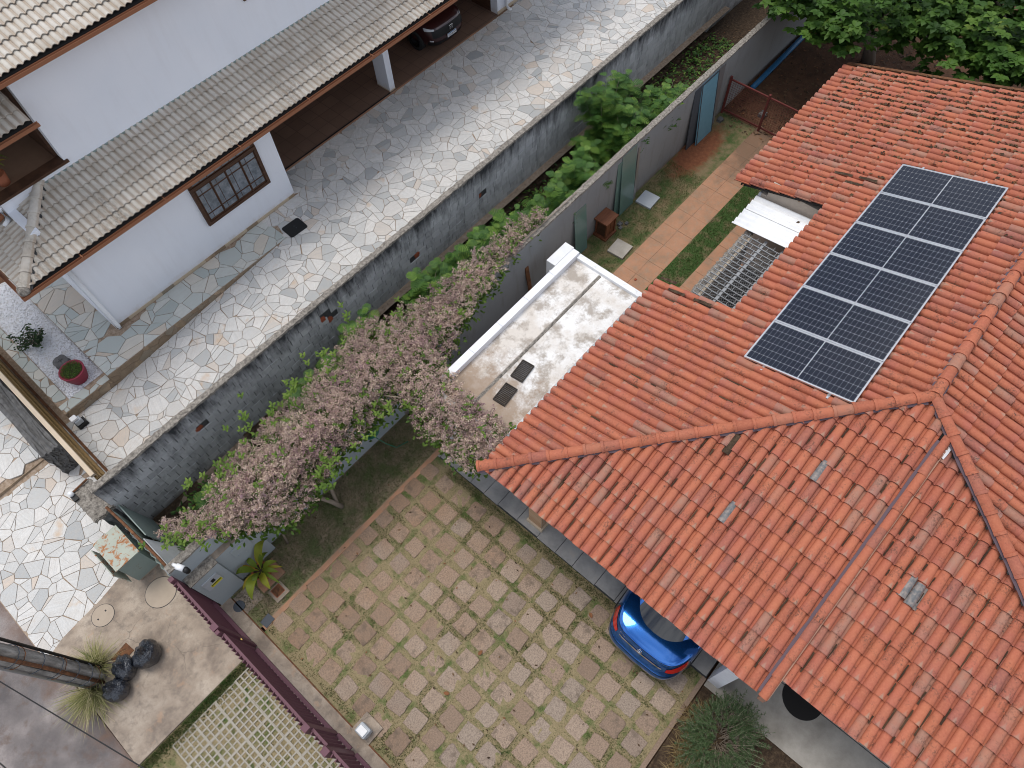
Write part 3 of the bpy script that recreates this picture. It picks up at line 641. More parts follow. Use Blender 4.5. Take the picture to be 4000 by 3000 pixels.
# white pebbles on the bed, too small to pick apart
pb = MB()
for _ in range(4200):
    x, y = rng.uniform(-1.18, -.22), rng.uniform(13.97, 18.5); s = rng.uniform(.012, .024); q = Matrix.Translation((x, y, .278)) @ Matrix.Rotation(rng.uniform(0, 6), 4, 'Z') @ Matrix.Rotation(rng.uniform(-.6, .6), 4, 'X')
    pb.box(-s, s, -s*.7, s*.7, -s*.5, s*.5, M=q)
tag(pb.build('white_pebbles', M['whitepaint']), 'loose white pebbles covering the narrow bed in front of the white house', 'pebbles', kind='stuff')
# ================================================================ BOUNDARY WALLS
# rough painted block wall
bw = empty('block_wall', (10, 10.0, 0)); tag(bw, 'long rough block wall with black mould stains beside the flagstone driveway', 'wall')
X0, X1, YF, YB, ZT = -1.93, 26.0, 9.95, 10.09, 2.18
core = bx('core', M['joint'], bw, X0, X1, YF+.02, YB, -.1, ZT); core.matrix_parent_inverse = Matrix.Translation(bw.location).inverted()
def kid(o, p): 
    o.matrix_parent_inverse = Matrix.Translation(p.location).inverted() if p.rotation_euler[2] == 0 else p.matrix_basis.inverted(); return o
B_ = []; row = 0; z = .0
while z < ZT-.02:
    h = min(.2, ZT-z); x = X0-(.15 if row % 2 else 0)
    while x < X1:
        L = .3*rng.uniform(.94, 1.06); a, b = max(x, X0), min(x+L, X1)
        if b-a > .04: B_.append((a+.008, b-.008, z+.006, z+h-.006))
        x += L
    z += .2; row += 1
HOLES = [at(*q, 1.0)[0] for q in ()]
holes = [(4.05, 1.62), (4.25, 1.42), (7.15, 1.1), (9.6, 1.3), (.35, 1.5)]
def blockmesh(a, b, z0, z1, r):
    d = rng.uniform(-.006, .004); m = MB(); j = lambda: rng.uniform(-.005, .005)
    vs = [(a+j(), YF+d+j()*.5, z0+j()), (b+j(), YF+d+j()*.5, z0+j()), (b+j(), YF+d+j()*.5, z1+j()), (a+j(), YF+d+j()*.5, z1+j())]
    vs += [(a-.003, YF+.03, z0-.003), (b+.003, YF+.03, z0-.003), (b+.003, YF+.03, z1+.003), (a-.003, YF+.03, z1+.003)]
    return m.add(vs, [(0, 1, 2, 3), (0, 4, 5, 1), (1, 5, 6, 2), (2, 6, 7, 3), (3, 7, 4, 0)], r)
B_ = [q for q in B_ if not any(q[0]-.01 < hx < q[1]+.01 and q[2] < hz < q[3] for hx, hz in holes)]
B_.sort(key=lambda q: dist(((q[0]+q[1])/2, YF, (q[2]+q[3])/2)) if inframe(((q[0]+q[1])/2, YF, (q[2]+q[3])/2), 0) and q[2] > .5 else 99)
rest = MB()
for n_, q in enumerate(B_):
    if n_ < 280: kid(blockmesh(*q, 0).build('block', M['block'], bw), bw)
    else: m = blockmesh(*q, rng.random()); rest.add(m.v, m.f, m.r[0])
o = rest.build('blocks', M['blocks'], bw); kid(o, bw); o['kind'] = 'stuff'
for hx, hz in holes:                      # spalled faces that show the red clay inside
    m = MB()
    for k in range(4):
        s = rng.uniform(.03, .07); m.box(-s, s, -.02, .02, -s*.8, s*.8, M=Matrix.Translation((hx+rng.uniform(-.07, .07), YF+.012+rng.uniform(0, .02), hz+rng.uniform(-.07, .07))) @ Matrix.Rotation(rng.uniform(-.5, .5), 4, 'Y'))
    kid(m.build('broken_block', M['redbrick'], bw), bw)
def coping(parent, x0, x1, y0, y1, z, mat, step=.09, h=.05, amp=.014, name='coping'):
    n = int((x1-x0)/step); prof = []; vs = []
    for i in range(n+1):
        x = x0+(x1-x0)*i/n; j = lambda k=1: rng.uniform(-amp, amp)*k
        vs += [(x, y0+j(), z-.03+j()), (x, y0+j()+.004, z+h*.7+j()), (x, (y0+y1)/2+j(), z+h+j()), (x, y1+j()-.004, z+h*.6+j()), (x, y1+j(), z-.03+j())]
    fs = [(i*5+k, (i+1)*5+k, (i+1)*5+k+1, i*5+k+1) for i in range(n) for k in range(4)]
    return kid(MB().add(vs, fs).build(name, mat, parent), parent)
coping(bw, X0, X1, YF-.012, YB+.012, ZT, M['coping'], .07, .035, .011)
ft = MB()
for i in range(90):                      # rough concrete footing ledge at the foot of the wall
    x = 1+i*.22; ft.box(x, x+.22, 9.72+rng.uniform(-.03, .03), 9.96, -.05, .14+rng.uniform(-.03, .03))
kid(ft.build('footing', M['litter'], bw), bw)

# smooth grey rendered wall of the tiled house's lot
gw = empty('rendered_wall', (8, 7.5, 0)); tag(gw, 'smooth grey rendered wall overgrown by the flowering vine', 'wall')
kid(bx('wall', M['render'], gw, -1.9, 26, 7.42, 7.58, -.1, 2.16), gw)
coping(gw, -1.88, 26, 7.412, 7.588, 2.16, M['coping'], .12, .03, .008)
kid(bx('painted_front', M['bluegrey'], gw, -1.9, 3.95, 7.41, 7.42, .05, 2.13), gw)

# meter housing built against the wall
mh = empty('meter_housing', (-1.0, 7.3, 0)); tag(mh, 'blue grey masonry meter housing beside the maroon fence', 'meter box')
def K(o): return kid(o, mh)
K(bx('tall_block', M['bluegrey'], mh, -1.84, -1.2, 7.17, 7.408, -.05, 1.6, bev=.01))
K(bx('mossy_top', M['coping'], mh, -1.85, -1.19, 7.165, 7.409, 1.6, 1.635))
K(bx('low_block', M['bluegrey'], mh, -1.199, -.27, 7.27, 7.409, -.05, 1.58, bev=.01))
K(bx('block_top', M['concrete'], mh, -1.198, -.265, 7.268, 7.4085, 1.58, 1.6))
d = K(bx('door', M['bluegrey'], mh, -.93, -.5, 7.25, 7.27, .95, 1.38, bev=.006)); 
h = bx('handle', M['bluegrey'], d, -.87, -.82, 7.235, 7.25, 1.02, 1.06); h = bx('hinge', M['bluegrey'], d, -.58, -.56, 7.24, 7.25, 1.25, 1.3)
d = K(bx('meter_door', M['greyplastic'], mh, -1.72, -1.36, 7.145, 7.17, .95, 1.38, bev=.006))
bx('viewing_window', M['black'], d, -1.55, -1.47, 7.138, 7.145, 1.17, 1.29); bx('yellow_sticker', M['yellow'], d, -1.62, -1.37, 7.14, 7.1445, 1.0, 1.12); bx('black_band', M['black'], d, -1.61, -1.38, 7.1385, 7.1398, 1.07, 1.105)
cm = empty('camera_bracket', (-1.72, 7.5, 2.19)); tag(cm, 'white and black security light on the wall end above the meter housing', 'security light')
cm_ = MB().tube([(-1.72, 7.5, 2.17), (-1.70, 7.42, 2.26), (-1.66, 7.3, 2.25)], .035, 10).build('bracket', M['whiteplastic'], cm, True); kid(cm_, cm)
kid(MB().lathe([(.0, -.09), (.055, -.07), (.06, .05), (.03, .07), (0.001, .075)], (-1.62, 7.2, 2.2), 14).build('lamp_body', M['black'], cm, True), cm)
kid(MB().tube([(-1.69, 7.38, 2.26), (-1.63, 7.24, 2.24)], .06, 12).build('sensor', M['whiteplastic'], cm, True), cm)

# corrugated sheet fence closing the gap between the two walls
cf = empty('corrugated_fence', (-1.95, 8.8, 0)); tag(cf, 'wavy grey green corrugated sheet closing the gap between the two walls', 'fence')
m = MB(); n = 60; vs = []
for i in range(n+1):
    y = 7.62+2.3*i/n; w = .022*math.sin(i*1.15); vs += [(-1.98+w, y, .02), (-1.98+w, y, 1.48+.05*math.sin(i*.2)), (-1.984+w-.004, y, .02), (-1.984+w-.004, y, 1.48+.05*math.sin(i*.2))]
kid(m.add(vs, [f_ for i in range(n) for f_ in ((i*4, (i+1)*4, (i+1)*4+1, i*4+1), (i*4+2, i*4+3, (i+1)*4+3, (i+1)*4+2), (i*4+1, (i+1)*4+1, (i+1)*4+3, i*4+3))]).build('sheet', M['cabside'], cf, True), cf)
kid(MB().tube([(-1.93, 7.6, 1.5), (-1.92, 8.2, 1.53), (-1.95, 8.8, 1.5), (-1.97, 9.4, 1.54), (-2.0, 9.92, 1.55)], .03, 8).build('top_rail', M['rust'], cf, True), cf)
wb = bx('white_board', M['whiteplastic'], None, -.01, .01, -.62, .62, 0, 1.3); wb.location = (-1.66, 8.3, .02); wb.rotation_euler = (0, -.2, 0)
tag(wb, 'glossy white board leaning inside the corrugated fence', 'board')
gb = bx('leaning_sheet', M['cabside'], None, -.012, .012, -.5, .5, 0, 1.35); gb.location = (-1.7, 9.42, .0); gb.rotation_euler = (0, -.1, 0)
tag(gb, 'dull green metal panel leaning behind the white board', 'panel')

# rusty meter cabinet on the pavement
rc = empty('metal_cabinet', (-2.45, 9.33, 0)); tag(rc, 'rusty pale green metal cabinet standing on the pavement by the corrugated sheet', 'cabinet')
kid(bx('body', M['cabside'], rc, -2.69, -2.19, 8.93, 9.73, .12, 1.06), rc); kid(bx('lid', M['rustgreen'], rc, -2.73, -2.16, 8.89, 9.76, 1.06, 1.09, bev=.004), rc)
kid(bx('plinth', M['concrete'], rc, -2.66, -2.21, 8.96, 9.7, -.02, .12), rc)
dm = MB().box(0, .02, -.4, .4, .35, 1.05, M=Matrix.Translation((-2.75, 9.3, 0)) @ Matrix.Rotation(-.08, 4, 'Y')).build('door', M['rustgreen'], rc); kid(dm, rc)

# stone gate pillar of the neighbour with lamp, and the rubble wall behind the gold gate
sp = empty('stone_pillar', (-2.1, 10.5, 0)); tag(sp, 'rough rubble stone gate pillar at the end of the block wall', 'pillar')
def lumpy(x0, x1, y0, y1, z0, z1, n, seed, amp=.04):
    R = random.Random(seed); b = bmesh.new(); bmesh.ops.create_cube(b, size=1)
    bmesh.ops.subdivide_edges(b, edges=b.edges[:], cuts=n, use_grid_fill=True)
    for v in b.verts:
        v.co = Vector((x0+(v.co.x+.5)*(x1-x0), y0+(v.co.y+.5)*(y1-y0), z0+(v.co.z+.5)*(z1-z0)))+Vector((R.uniform(-amp, amp), R.uniform(-amp, amp), R.uniform(-amp, amp)))
    me = bpy.data.meshes.new('m'); b.to_mesh(me); b.free(); return me
o = kid(link('shaft', lumpy(-2.27, -1.93, 9.98, 10.78, -.05, 1.32, 6, 3, .025), M['rubble'], sp), sp)
o = kid(link('cap', lumpy(-2.36, -1.9, 9.94, 10.86, 1.3, 1.42, 6, 4, .025), M['coping'], sp), sp)
kid(MB().tube([(-2.3, 10.82, 1.46), (-1.92, 10.84, 1.48)], .022, 8).build('conduit', M['rust'], sp), sp)
pl_ = empty('spotlight', (-2.33, 10.75, 1.43)); tag(pl_, 'small white spotlight on top of the rubble pillar', 'spotlight')
kid(MB().tube([(-2.33, 10.78, 1.44), (-2.33, 10.78, 1.56)], .05, 12).build('housing', M['whiteplastic'], pl_, True), pl_)
kid(bx('bracket', M['black'], pl_, -2.39, -2.28, 10.6, 10.76, 1.43, 1.47), pl_)
rw = empty('rubble_wall', (-2.15, 14.6, 0)); tag(rw, 'low dark rubble stone wall along the far part of the gold gate', 'wall')
o = kid(link('wall', lumpy(-2.36, -1.96, 12.45, 18.5, -.05, 1.0, 14, 6, .03), M['rubble'], rw), rw)

# gold painted sliding gate of the neighbour
gg = empty('gold_gate', (-1.8, 12.8, 0)); tag(gg, 'gold painted slatted sliding gate between rubble pillar and gravel bed', 'gate')
kid(bx('top_rail', M['cream'], gg, -1.85, -1.75, 10.85, 17.5, 1.38, 1.46, bev=.01), gg)
for nm, z0, z1, xa, xb in (('rail', 1.18, 1.24, -1.83, -1.77), ('rail', .62, .68, -1.83, -1.77), ('bottom_rail', .1, .24, -1.84, -1.74)):
    kid(bx(nm, M['gold'], gg, xa, xb, 10.85, 17.5, z0, z1, bev=.008), gg)
y = 10.92
while y < 17.4:
    kid(bx('slat', M['gold'], gg, -1.82, -1.785, y, y+.055, .2, 1.4), gg); y += .165
kid(bx('ground_track', M['rust'], gg, -1.72, -1.66, 10.2, 18, -.02, .045), gg)
gm_ = empty('gate_motor', (-1.35, 13.35, 0)); tag(gm_, 'small grey gate motor with white cap beside the gold gate', 'gate motor')
kid(bx('base', M['black'], gm_, -1.5, -1.25, 13.22, 13.42, 0, .14), gm_); kid(bx('body', M['greyplastic'], gm_, -1.48, -1.3, 13.24, 13.4, .14, .3, bev=.02), gm_); kid(bx('cap', M['whiteplastic'], gm_, -1.5, -1.34, 13.27, 13.42, .3, .38, bev=.02), gm_)

# maroon slat fence with gate leaf in front of the driveway
fc = empty('maroon_fence', (-1.93, 6.7, 0)); tag(fc, 'maroon metal slat fence panel next to the meter housing', 'fence', 'maroon fence panels')
ft_ = empty('maroon_gate', (-1.93, 4.7, 0)); tag(ft_, 'long maroon slatted driveway gate with padlock', 'gate', 'maroon fence panels')
fr = empty('maroon_fence', (-1.93, 2.2, 0)); tag(fr, 'maroon metal slat fence panel beyond the gate motor', 'fence', 'maroon fence panels')
def panel(root, ya, yb, x=-1.93, zt=2.02):
    kid(bx('top_rail', M['maroon'], root, x-.005, x+.045, yb, ya, zt-.06, zt-.02), root)
    kid(bx('bottom_rail', M['maroon'], root, x-.005, x+.07, yb, ya, .16, .24), root)
    n = int(round((ya-yb)/.103))
    for i in range(n):
        y = ya-.05-i*.103
        o = MB().box(-.03, .03, -.009, .009, .1, zt+.02).build('slat', M['maroon'], root); o.matrix_basis = Matrix.Identity(4)
        o.location = (x-.028-root.location.x, y-root.location.y, 0); o.rotation_euler[2] = .25
def post(root, y, w=.06, x=-1.93, zt=2.12, name='post'): return kid(bx(name, M['maroon'], root, x-w, x+w, y-w, y+w, -.05, zt, bev=.006), root)
panel(fc, 7.28, 6.07); post(fc, 7.33, .05)
p2 = post(ft_, 6.0, .065); post(ft_, 5.88, .04, -1.95); panel(ft_, 5.82, 3.52); post(ft_, 3.46, .065)
lk = bx('padlock', M['brass'], ft_, -1.875, -1.855, 5.84, 5.88, 1.05, 1.1); kid(lk, ft_)
panel(fr, 3.38, 3.0, -1.9); post(fr, 2.93, .065, -1.95); panel(fr, 2.86, -2, -1.9)
# ================================================================ ROOF TILES
def clay_tile(pitch, L=.43, w=.082, h=.064):
    """cover + pan in one, y up the slope, lower end at y=0"""
    N = 7; prof = []
    for k in range(N):
        a = math.pi*k/(N-1); prof.append((-math.cos(a), math.sin(a)))
    vs = []; tu = []; tv = []
    for (y, ww, dz) in ((0, 1.0, .042), (L*.5, .94, .025), (L, .88, .008)):
        row = [(c*w*ww, y, s*h*ww**.5+dz) for c, s in prof]+[(w*ww+.006, y, dz-.032), (pitch-w*.88-.003, y, dz-.032), (pitch-w*.82+.004, y, dz+.004)]
        vs += row; tu += [c for c, s in prof]+[1.2, 1.4, 1.5]; tv += [y/L]*len(row)
    n = N+3; fs = [(r*n+k, r*n+k+1, (r+1)*n+k+1, (r+1)*n+k) for r in range(2) for k in range(n-1)]
    b = len(vs); low = vs[:n]; vs += [(x*.86 if k < N else x, y+.003, z-.02) for k, (x, y, z) in enumerate(low)]; tu += tu[:n]; tv += [0]*n
    fs += [(b+k, b+k+1, k+1, k) for k in range(n-1)]
    return vs, fs, tu, tv
def wave_tile(pitch, L=.38, h=.05):
    n = 13; vs = []; tu = []; tv = []
    for (y, dz) in ((0, .05), (L, .004)):
        for k in range(n):
            t = k/(n-1); ph = (t*2) % 1 if k < n-1 else 1.0; s = math.sin(math.pi*min(1, ph/.78)) if ph < .78 else 0
            vs.append(((t-.5)*pitch*1.005, y, dz+h*max(0, s)**.8)); tu.append(1-abs(2*min(1, ph/.78)-1)*-1 if False else (abs(2*min(1, ph/.78)-1) if ph < .78 else 1.1)); tv.append(y/L)
    fs = [(k, k+1, n+k+1, n+k) for k in range(n-1)]
    b = 2*n; vs += [(x, y+.002, z-.022) for x, y, z in vs[:n]]; tu += tu[:n]; tv += [0]*n
    fs += [(b+k, b+k+1, k+1, k) for k in range(n-1)]
    return vs, fs, tu, tv
def mesh_of(name, vs, fs, tu, tv, mat, smooth=True):
    me = bpy.data.meshes.new(name); me.from_pydata(vs, [], fs)
    for k, q in (('tu', tu), ('tv', tv)): me.attributes.new(k, 'FLOAT', 'POINT').data.foreach_set('value', np.array(q, dtype=np.float32))
    me.materials.append(mat)
    if smooth: me.polygons.foreach_set('use_smooth', [True]*len(me.polygons)); 
    try: me.set_sharp_from_angle(angle=math.radians(50))
    except Exception: pass
    return me
class Roof:
    """collects tile positions of one house, then makes the nearest ones objects and joins the rest"""
    def __init__(s, proto, mat1, matn, name='roof_tile', limit=300):
        s.p = proto; s.me = mesh_of(name, *proto, mat1); s.matn = matn; s.items = []; s.cut = []; s.name = name; s.limit = limit
    def put(s, mat4, planes=(), parent=None):
        W = [mat4 @ Vector(v) for v in s.p[0]]; crossing = False
        for (co, no) in planes:
            d = [(w-co).dot(no) for w in W]
            if min(d) > 0: return
            if max(d) > 0: crossing = True
        c = sum(W, Vector())/len(W)
        if crossing: s.cut.append((mat4, planes, parent))
        else: s.items.append((dist(c) if inframe(c, 0) else 1e3+dist(c), mat4, parent, inframe(c, 1000)))
    def finish(s, root):
        s.items.sort(key=lambda q: q[0]); V = {}; n = 0
        for d, m4, par, vis in s.items:
            if n < s.limit and d < 1e3:
                o = link(s.name, s.me, None, par); o.matrix_basis = m4; n += 1
            elif vis: V.setdefault(par.name, (par, []))[1].append(('t', m4, None))
        for m4, planes, par in s.cut: V.setdefault(par.name, (par, []))[1].append(('c', m4, planes))
        for par, L in V.values():
            m = MB(); tu = []; tv = []
            for kind, m4, planes in L:
                r = rng.random()
                if kind == 't':
                    m.add([m4 @ Vector(v) for v in s.p[0]], s.p[1], r); tu += s.p[2]; tv += s.p[3]
                else:
                    b = bmesh.new(); lu = b.verts.layers.float.new('u'); lv = b.verts.layers.float.new('v'); bv = []
                    for v, u_, v_ in zip(s.p[0], s.p[2], s.p[3]): q = b.verts.new(m4 @ Vector(v)); q[lu] = u_; q[lv] = v_; bv.append(q)
                    for f in s.p[1]: b.faces.new([bv[i] for i in f])
                    for co, no in planes: bmesh.ops.bisect_plane(b, geom=b.verts[:]+b.edges[:]+b.faces[:], plane_co=co, plane_no=no, clear_outer=True)
                    b.verts.index_update(); 
                    if b.faces: m.add([q.co[:] for q in b.verts], [[q.index for q in f.verts] for f in b.faces], r); tu += [q[lu] for q in b.verts]; tv += [q[lv] for q in b.verts]
                    b.free()
            o = m.build(s.name+'s', s.matn, par, True, {'tu': tu, 'tv': tv}); o['kind'] = 'stuff'
            try: o.data.set_sharp_from_angle(angle=math.radians(50))
            except Exception: pass
def frame(o, u, v):
    u = Vector(u).normalized(); v = Vector(v).normalized(); n = u.cross(v)
    return Matrix(((u.x, v.x, n.x, o[0]), (u.y, v.y, n.y, o[1]), (u.z, v.z, n.z, o[2]), (0, 0, 0, 1)))
def jig(a=.012, d=.006): return Matrix.Translation((rng.uniform(-d, d), rng.uniform(-d, d)*1.5, rng.uniform(-.003, .003))) @ Matrix.Rotation(rng.uniform(-a, a), 4, 'Z') @ Matrix.Rotation(rng.uniform(-a, a)*.8, 4, 'Y')
def cap_tile(L=.37, w=.105, h=.085, collar=True):
    prof = [(-1, 0), (-.8, .55), (-.38, .95), (0, 1.0), (.38, .95), (.8, .55), (1, 0)]; vs = []; fs = []; tu = []; tv = []
    st = [(0, 1.12, .012), (.05, 1.12, .012), (.06, 1.0, 0), (L, .93, -.004)] if collar else [(0, 1, .01), (L, .95, 0)]
    for y, k, dz in st:
        for c, s_ in prof: vs.append((c*w*k, y, s_*h*k+dz)); tu.append(c); tv.append(.5+y)
    n = 7; fs = [(r*n+k, r*n+k+1, (r+1)*n+k+1, (r+1)*n+k) for r in range(len(st)-1) for k in range(n-1)]
    b = len(vs); vs += [(x*.85, .004, z-.02) for x, y, z in vs[:n]]; tu += tu[:n]; tv += [.5]*n; fs += [(b+k, b+k+1, k+1, k) for k in range(n-1)]
    return vs, fs, tu, tv
# ================================================================ TILED HOUSE (right)
hs = empty('tiled_house', (0, 0, 0)); tag(hs, 'house with orange clay tile hip roof and solar panels', 'house')
SL = .2856; CX, CY, ZE = 3.41, 4.18, 2.7; AX, AY, AZ = 9.08, -1.5, 4.32; SC = .204
V = Vector
vA, vB, vC = V((0, -1, SL)).normalized(), V((1, 0, SL)).normalized(), V((0, 1, SC)).normalized()
step = .37*math.sqrt(1+SL*SL)
slopeA = MB(); zA = lambda y: ZE+SL*(CY-y); zB = lambda x: ZE+SL*(x-CX); zC = lambda y: AZ+SC*(y-AY)
D = .06                                   # deck lies a little under the tiles
def deck(name, pts):
    lo = [(x, y, z-D-.06) for x, y, z in pts]; hi = [(x, y, z-D) for x, y, z in pts]; n = len(pts)
    return MB().add(lo+hi, [tuple(range(n, 2*n)), tuple(range(n-1, -1, -1))]+[(i, (i+1) % n, n+(i+1) % n, n+i) for i in range(n)]).build(name, M['dark'], hs)
ra = deck('side_roof_slope', [(CX+.15, CY-.1, zA(CY-.1)), (9.36, CY-.1, zA(CY-.1)), (9.36, 2.26, zA(2.26)), (13.14, 2.26, zA(2.26)), (13.14, 4.4, zA(4.4)), (18.66, 4.4, zA(4.4)), (18.8, AY, AZ), (AX, AY, AZ)])
rb = deck('front_roof_slope', [(CX+.1, CY-.15, zB(CX+.1)), (AX, AY, AZ), (8.5, -2.05, zB(8.5)), (CX+.1, -2.05, zB(CX+.1))])
H2 = V((-1.95, -2.77, 0)); hx = lambda y: AX+(y-AY)*1.95/2.77
DZ2 = -.12
rb2 = deck('lower_front_roof_slope', [(3.93, -2.05, zB(3.93)+DZ2), (8.6, -2.05, zB(8.6)+DZ2), (hx(-9), -9, zB(hx(-9))+DZ2), (3.93, -9, zB(3.93)+DZ2)])
rcs = deck('far_roof_slope', [(AX, AY, AZ), (18.8, AY, AZ), (18.8, -9, zC(-9)), (hx(-9), -9, zC(-9))])
n1 = V((1, 1, 0)).normalized(); P1 = V((CX, CY, 0))
n2 = V((-2.77, 1.95, 0)).normalized(); P2 = V((AX, AY, 0))     # n2 points into the front slope
TA = Roof(clay_tile(.211), M['tile'], M['tiles']); TA.limit = 130
TB = Roof(clay_tile(.2), M['tile'], M['tiles']); TB.limit = 170
for j in range(0, 75):
    x = CX+.12+.211*j
    if x > 18.62: break
    for k in range(-1, 16):
        y0 = 4.2-.37*k
        if x > 13.06: lo = -1
        elif x > 9.42: lo = 5
        else: lo = 0
        if k < lo or y0 < AY+.05: continue
        TA.put(frame((x, y0+rng.uniform(-.006, .006), zA(y0)), (-1, 0, 0), vA) @ jig(), [(P1+V((.02, .02, 0)), -n1), (V((0, AY+.02, 0)), V((0, -1, 0)))], ra)
for j in range(0, 30):
    y = CY-.12-.2025*j
    for k in range(0, 16):
        x0 = CX+.37*k
        TB.put(frame((x0, y, zB(x0)), (0, -1, 0), vB) @ jig(), [(P1-V((.02, .02, 0)), n1), (P2, -n2)], rb)
for j in range(0, 26):
    y = -2.22-.2*j
    for k in range(1, 16):
        x0 = CX+.05+.37*k
        TB.put(frame((x0, y, zB(x0)+DZ2), (0, -1, 0), vB) @ jig(), [(P2+V((-.03, .02, 0)), -n2)], rb2)
for j in range(0, 60):
    x = 4.6+.211*j
    for k in range(0, 22):
        y0 = AY-.37*(k+1)
        TA.put(frame((x, y0, zC(y0)), (1, 0, 0), vC) @ jig(), [(P2+V((.03, -.02, 0)), n2), (V((0, AY-.02, 0)), V((0, 1, 0)))], rcs)
TA.finish(hs); TB.finish(hs)
# hip and ridge caps bedded in dark mortar
cap = mesh_of('ridge_tile', *cap_tile(), M['tile']); flat = mesh_of('edge_tile', *cap_tile(.43, .08, .07, False), M['tile'])
def capline(a, b, L=.345, lift=.045, me=cap, name='ridge_tile', mort=True, w=.115):
    a, b = V(a), V(b); d = (b-a); n = int(d.length/L); v = d.normalized(); u = v.cross(V((0, 0, 1))).normalized()
    for i in range(n+1):
        p = a+v*(i*L)
        if not inframe(p, 200): continue
        o = link(name, me, None, hs); o.matrix_basis = frame((p.x, p.y, p.z+lift), u, v) @ Matrix.Rotation(.025, 4, 'X') @ jig(.015, .004)
    if mort:
        m = MB(); q = 40; vs = []
        for i in range(q+1):
            p = a+d*i/q; nn = u.cross(v)
            for s_ in (-1, 1): 
                e = p+u*s_*(w+rng.uniform(-.012, .02)); vs += [(e.x, e.y, e.z-.01)]
            c = p+nn*.06; vs += [(c.x, c.y, c.z+.03)]
        fs = [f_ for i in range(q) for f_ in ((i*3, (i+1)*3, (i+1)*3+2, i*3+2), (i*3+2, (i+1)*3+2, (i+1)*3+1, i*3+1))]
        m.add(vs, fs).build('ridge_mortar', M['mauve'], hs)
capline((CX-.05, CY+.05, ZE+.04), (AX-.08, AY+.08, AZ+.03), .345)
capline((AX, AY, AZ+.06), (18.8, AY, AZ+.06), .345, .05)
e2 = (hx(-8.5), -8.5, zC(-8.5)+.04); capline(e2, (AX-.06, AY-.1, AZ+.02), .345)
# raised edge of the upper front slope: dark mortar strip and a row of edge tiles
m = MB(); q = 30; vs = []
for i in range(q+1):
    x = CX+.03+(8.45-CX)*i/q; vs += [(x, -1.935+rng.uniform(-.006, .006), zB(x)+.06), (x, -1.985+rng.uniform(-.004, .004), zB(x)+.06)]
m.add(vs, [(i*2, (i+1)*2, (i+1)*2+1, i*2+1) for i in range(q)]).build('edge_mortar', M['mauve'], hs)
for k in range(14):
    x0 = CX-.02+.37*k
    o = link('edge_tile', flat, None, hs); o.matrix_basis = frame((x0, -2.06, zB(x0)+.045), (0, -1, 0), vB) @ jig()
MB().add([(CX, -2.16, zB(CX)-.3), (8.6, -2.16, zB(8.6)-.3), (8.6, -2.16, zB(8.6)+.03), (CX, -2.16, zB(CX)+.03), (CX, -2.05, zB(CX)-.3), (8.6, -2.05, zB(8.6)-.3), (8.6, -2.05, zB(8.6)+.03), (CX, -2.05, zB(CX)+.03)], [(0, 1, 2, 3), (7, 6, 5, 4), (0, 4, 5, 1), (3, 2, 6, 7), (0, 3, 7, 4)]).build('edge_board', M['tiles'], hs)
# glass tiles in the front slope, the dark tile and the torn flashing
clear = mesh_of('glass_tile', *clay_tile(.2), M['clear'])
for px, py, dz in ((2838, 2010, 0), (3195, 1850, 0), (3000+1185/2.212, 2250+105/2.212, DZ2), (3000+1250/2.212, 2250+180/2.212, DZ2)):
    d = CR @ _dirc(px, py); t = (ZE+dz-SL*CX-CAM_H)/(d[2]-SL*d[0]); x, y = d[0]*t, d[1]*t
    o = link('glass_tile', clear, None, hs); o.matrix_basis = frame((x-.17, y, zB(x-.17)+dz+.012), (0, -1, 0), vB)
dark_t = mesh_of('blackened_tile', *clay_tile(.2), M['litter'])
for (px, py) in ((2852, 1745),):
    d = CR @ _dirc(px, py); t = (ZE-SL*CX-CAM_H)/(d[2]-SL*d[0]); x, y = d[0]*t, d[1]*t
    o = link('blackened_tile', dark_t, None, hs); o.matrix_basis = frame((x-.17, y, zB(x-.17)+.014), (0, -1, 0), vB)
for (px, py) in ((3290, 690), (3385, 712), (3330, 727), (2640, 1150), (2740, 1190), (2610, 1105)):
    d = CR @ _dirc(px, py); t = (ZE+SL*CY-CAM_H)/(d[2]+SL*d[1]); x, y = d[0]*t, d[1]*t
    m = MB(); n_ = 8; vs = []
    for i in range(n_+1): yy_ = y+.2-.4*i/n_; vs += [(x-.035+rng.uniform(-.012, .012), yy_, zA(yy_)+.085), (x+.02+rng.uniform(-.012, .012), yy_, zA(yy_)+.11)]
    m.add(vs, [(i*2, i*2+1, i*2+3, i*2+2) for i in range(n_)]).build('dirt_crust', M['litter'], hs)
fl = MB()
for i in range(6):
    fl.add([(8.28+.07*i, -2.2+rng.uniform(-.02, .02), zB(8.28+.07*i)+.0), (8.28+.07*i+.07, -2.2+rng.uniform(-.02, .02), zB(8.35+.07*i)+.02), (8.28+.07*i+.07, -2.08+rng.uniform(-.02, .02), zB(8.35+.07*i)+.05), (8.28+.07*i, -2.08, zB(8.28+.07*i)+.045)], [(0, 1, 2, 3)])
fl.build('torn_flashing', M['scrap'], hs)
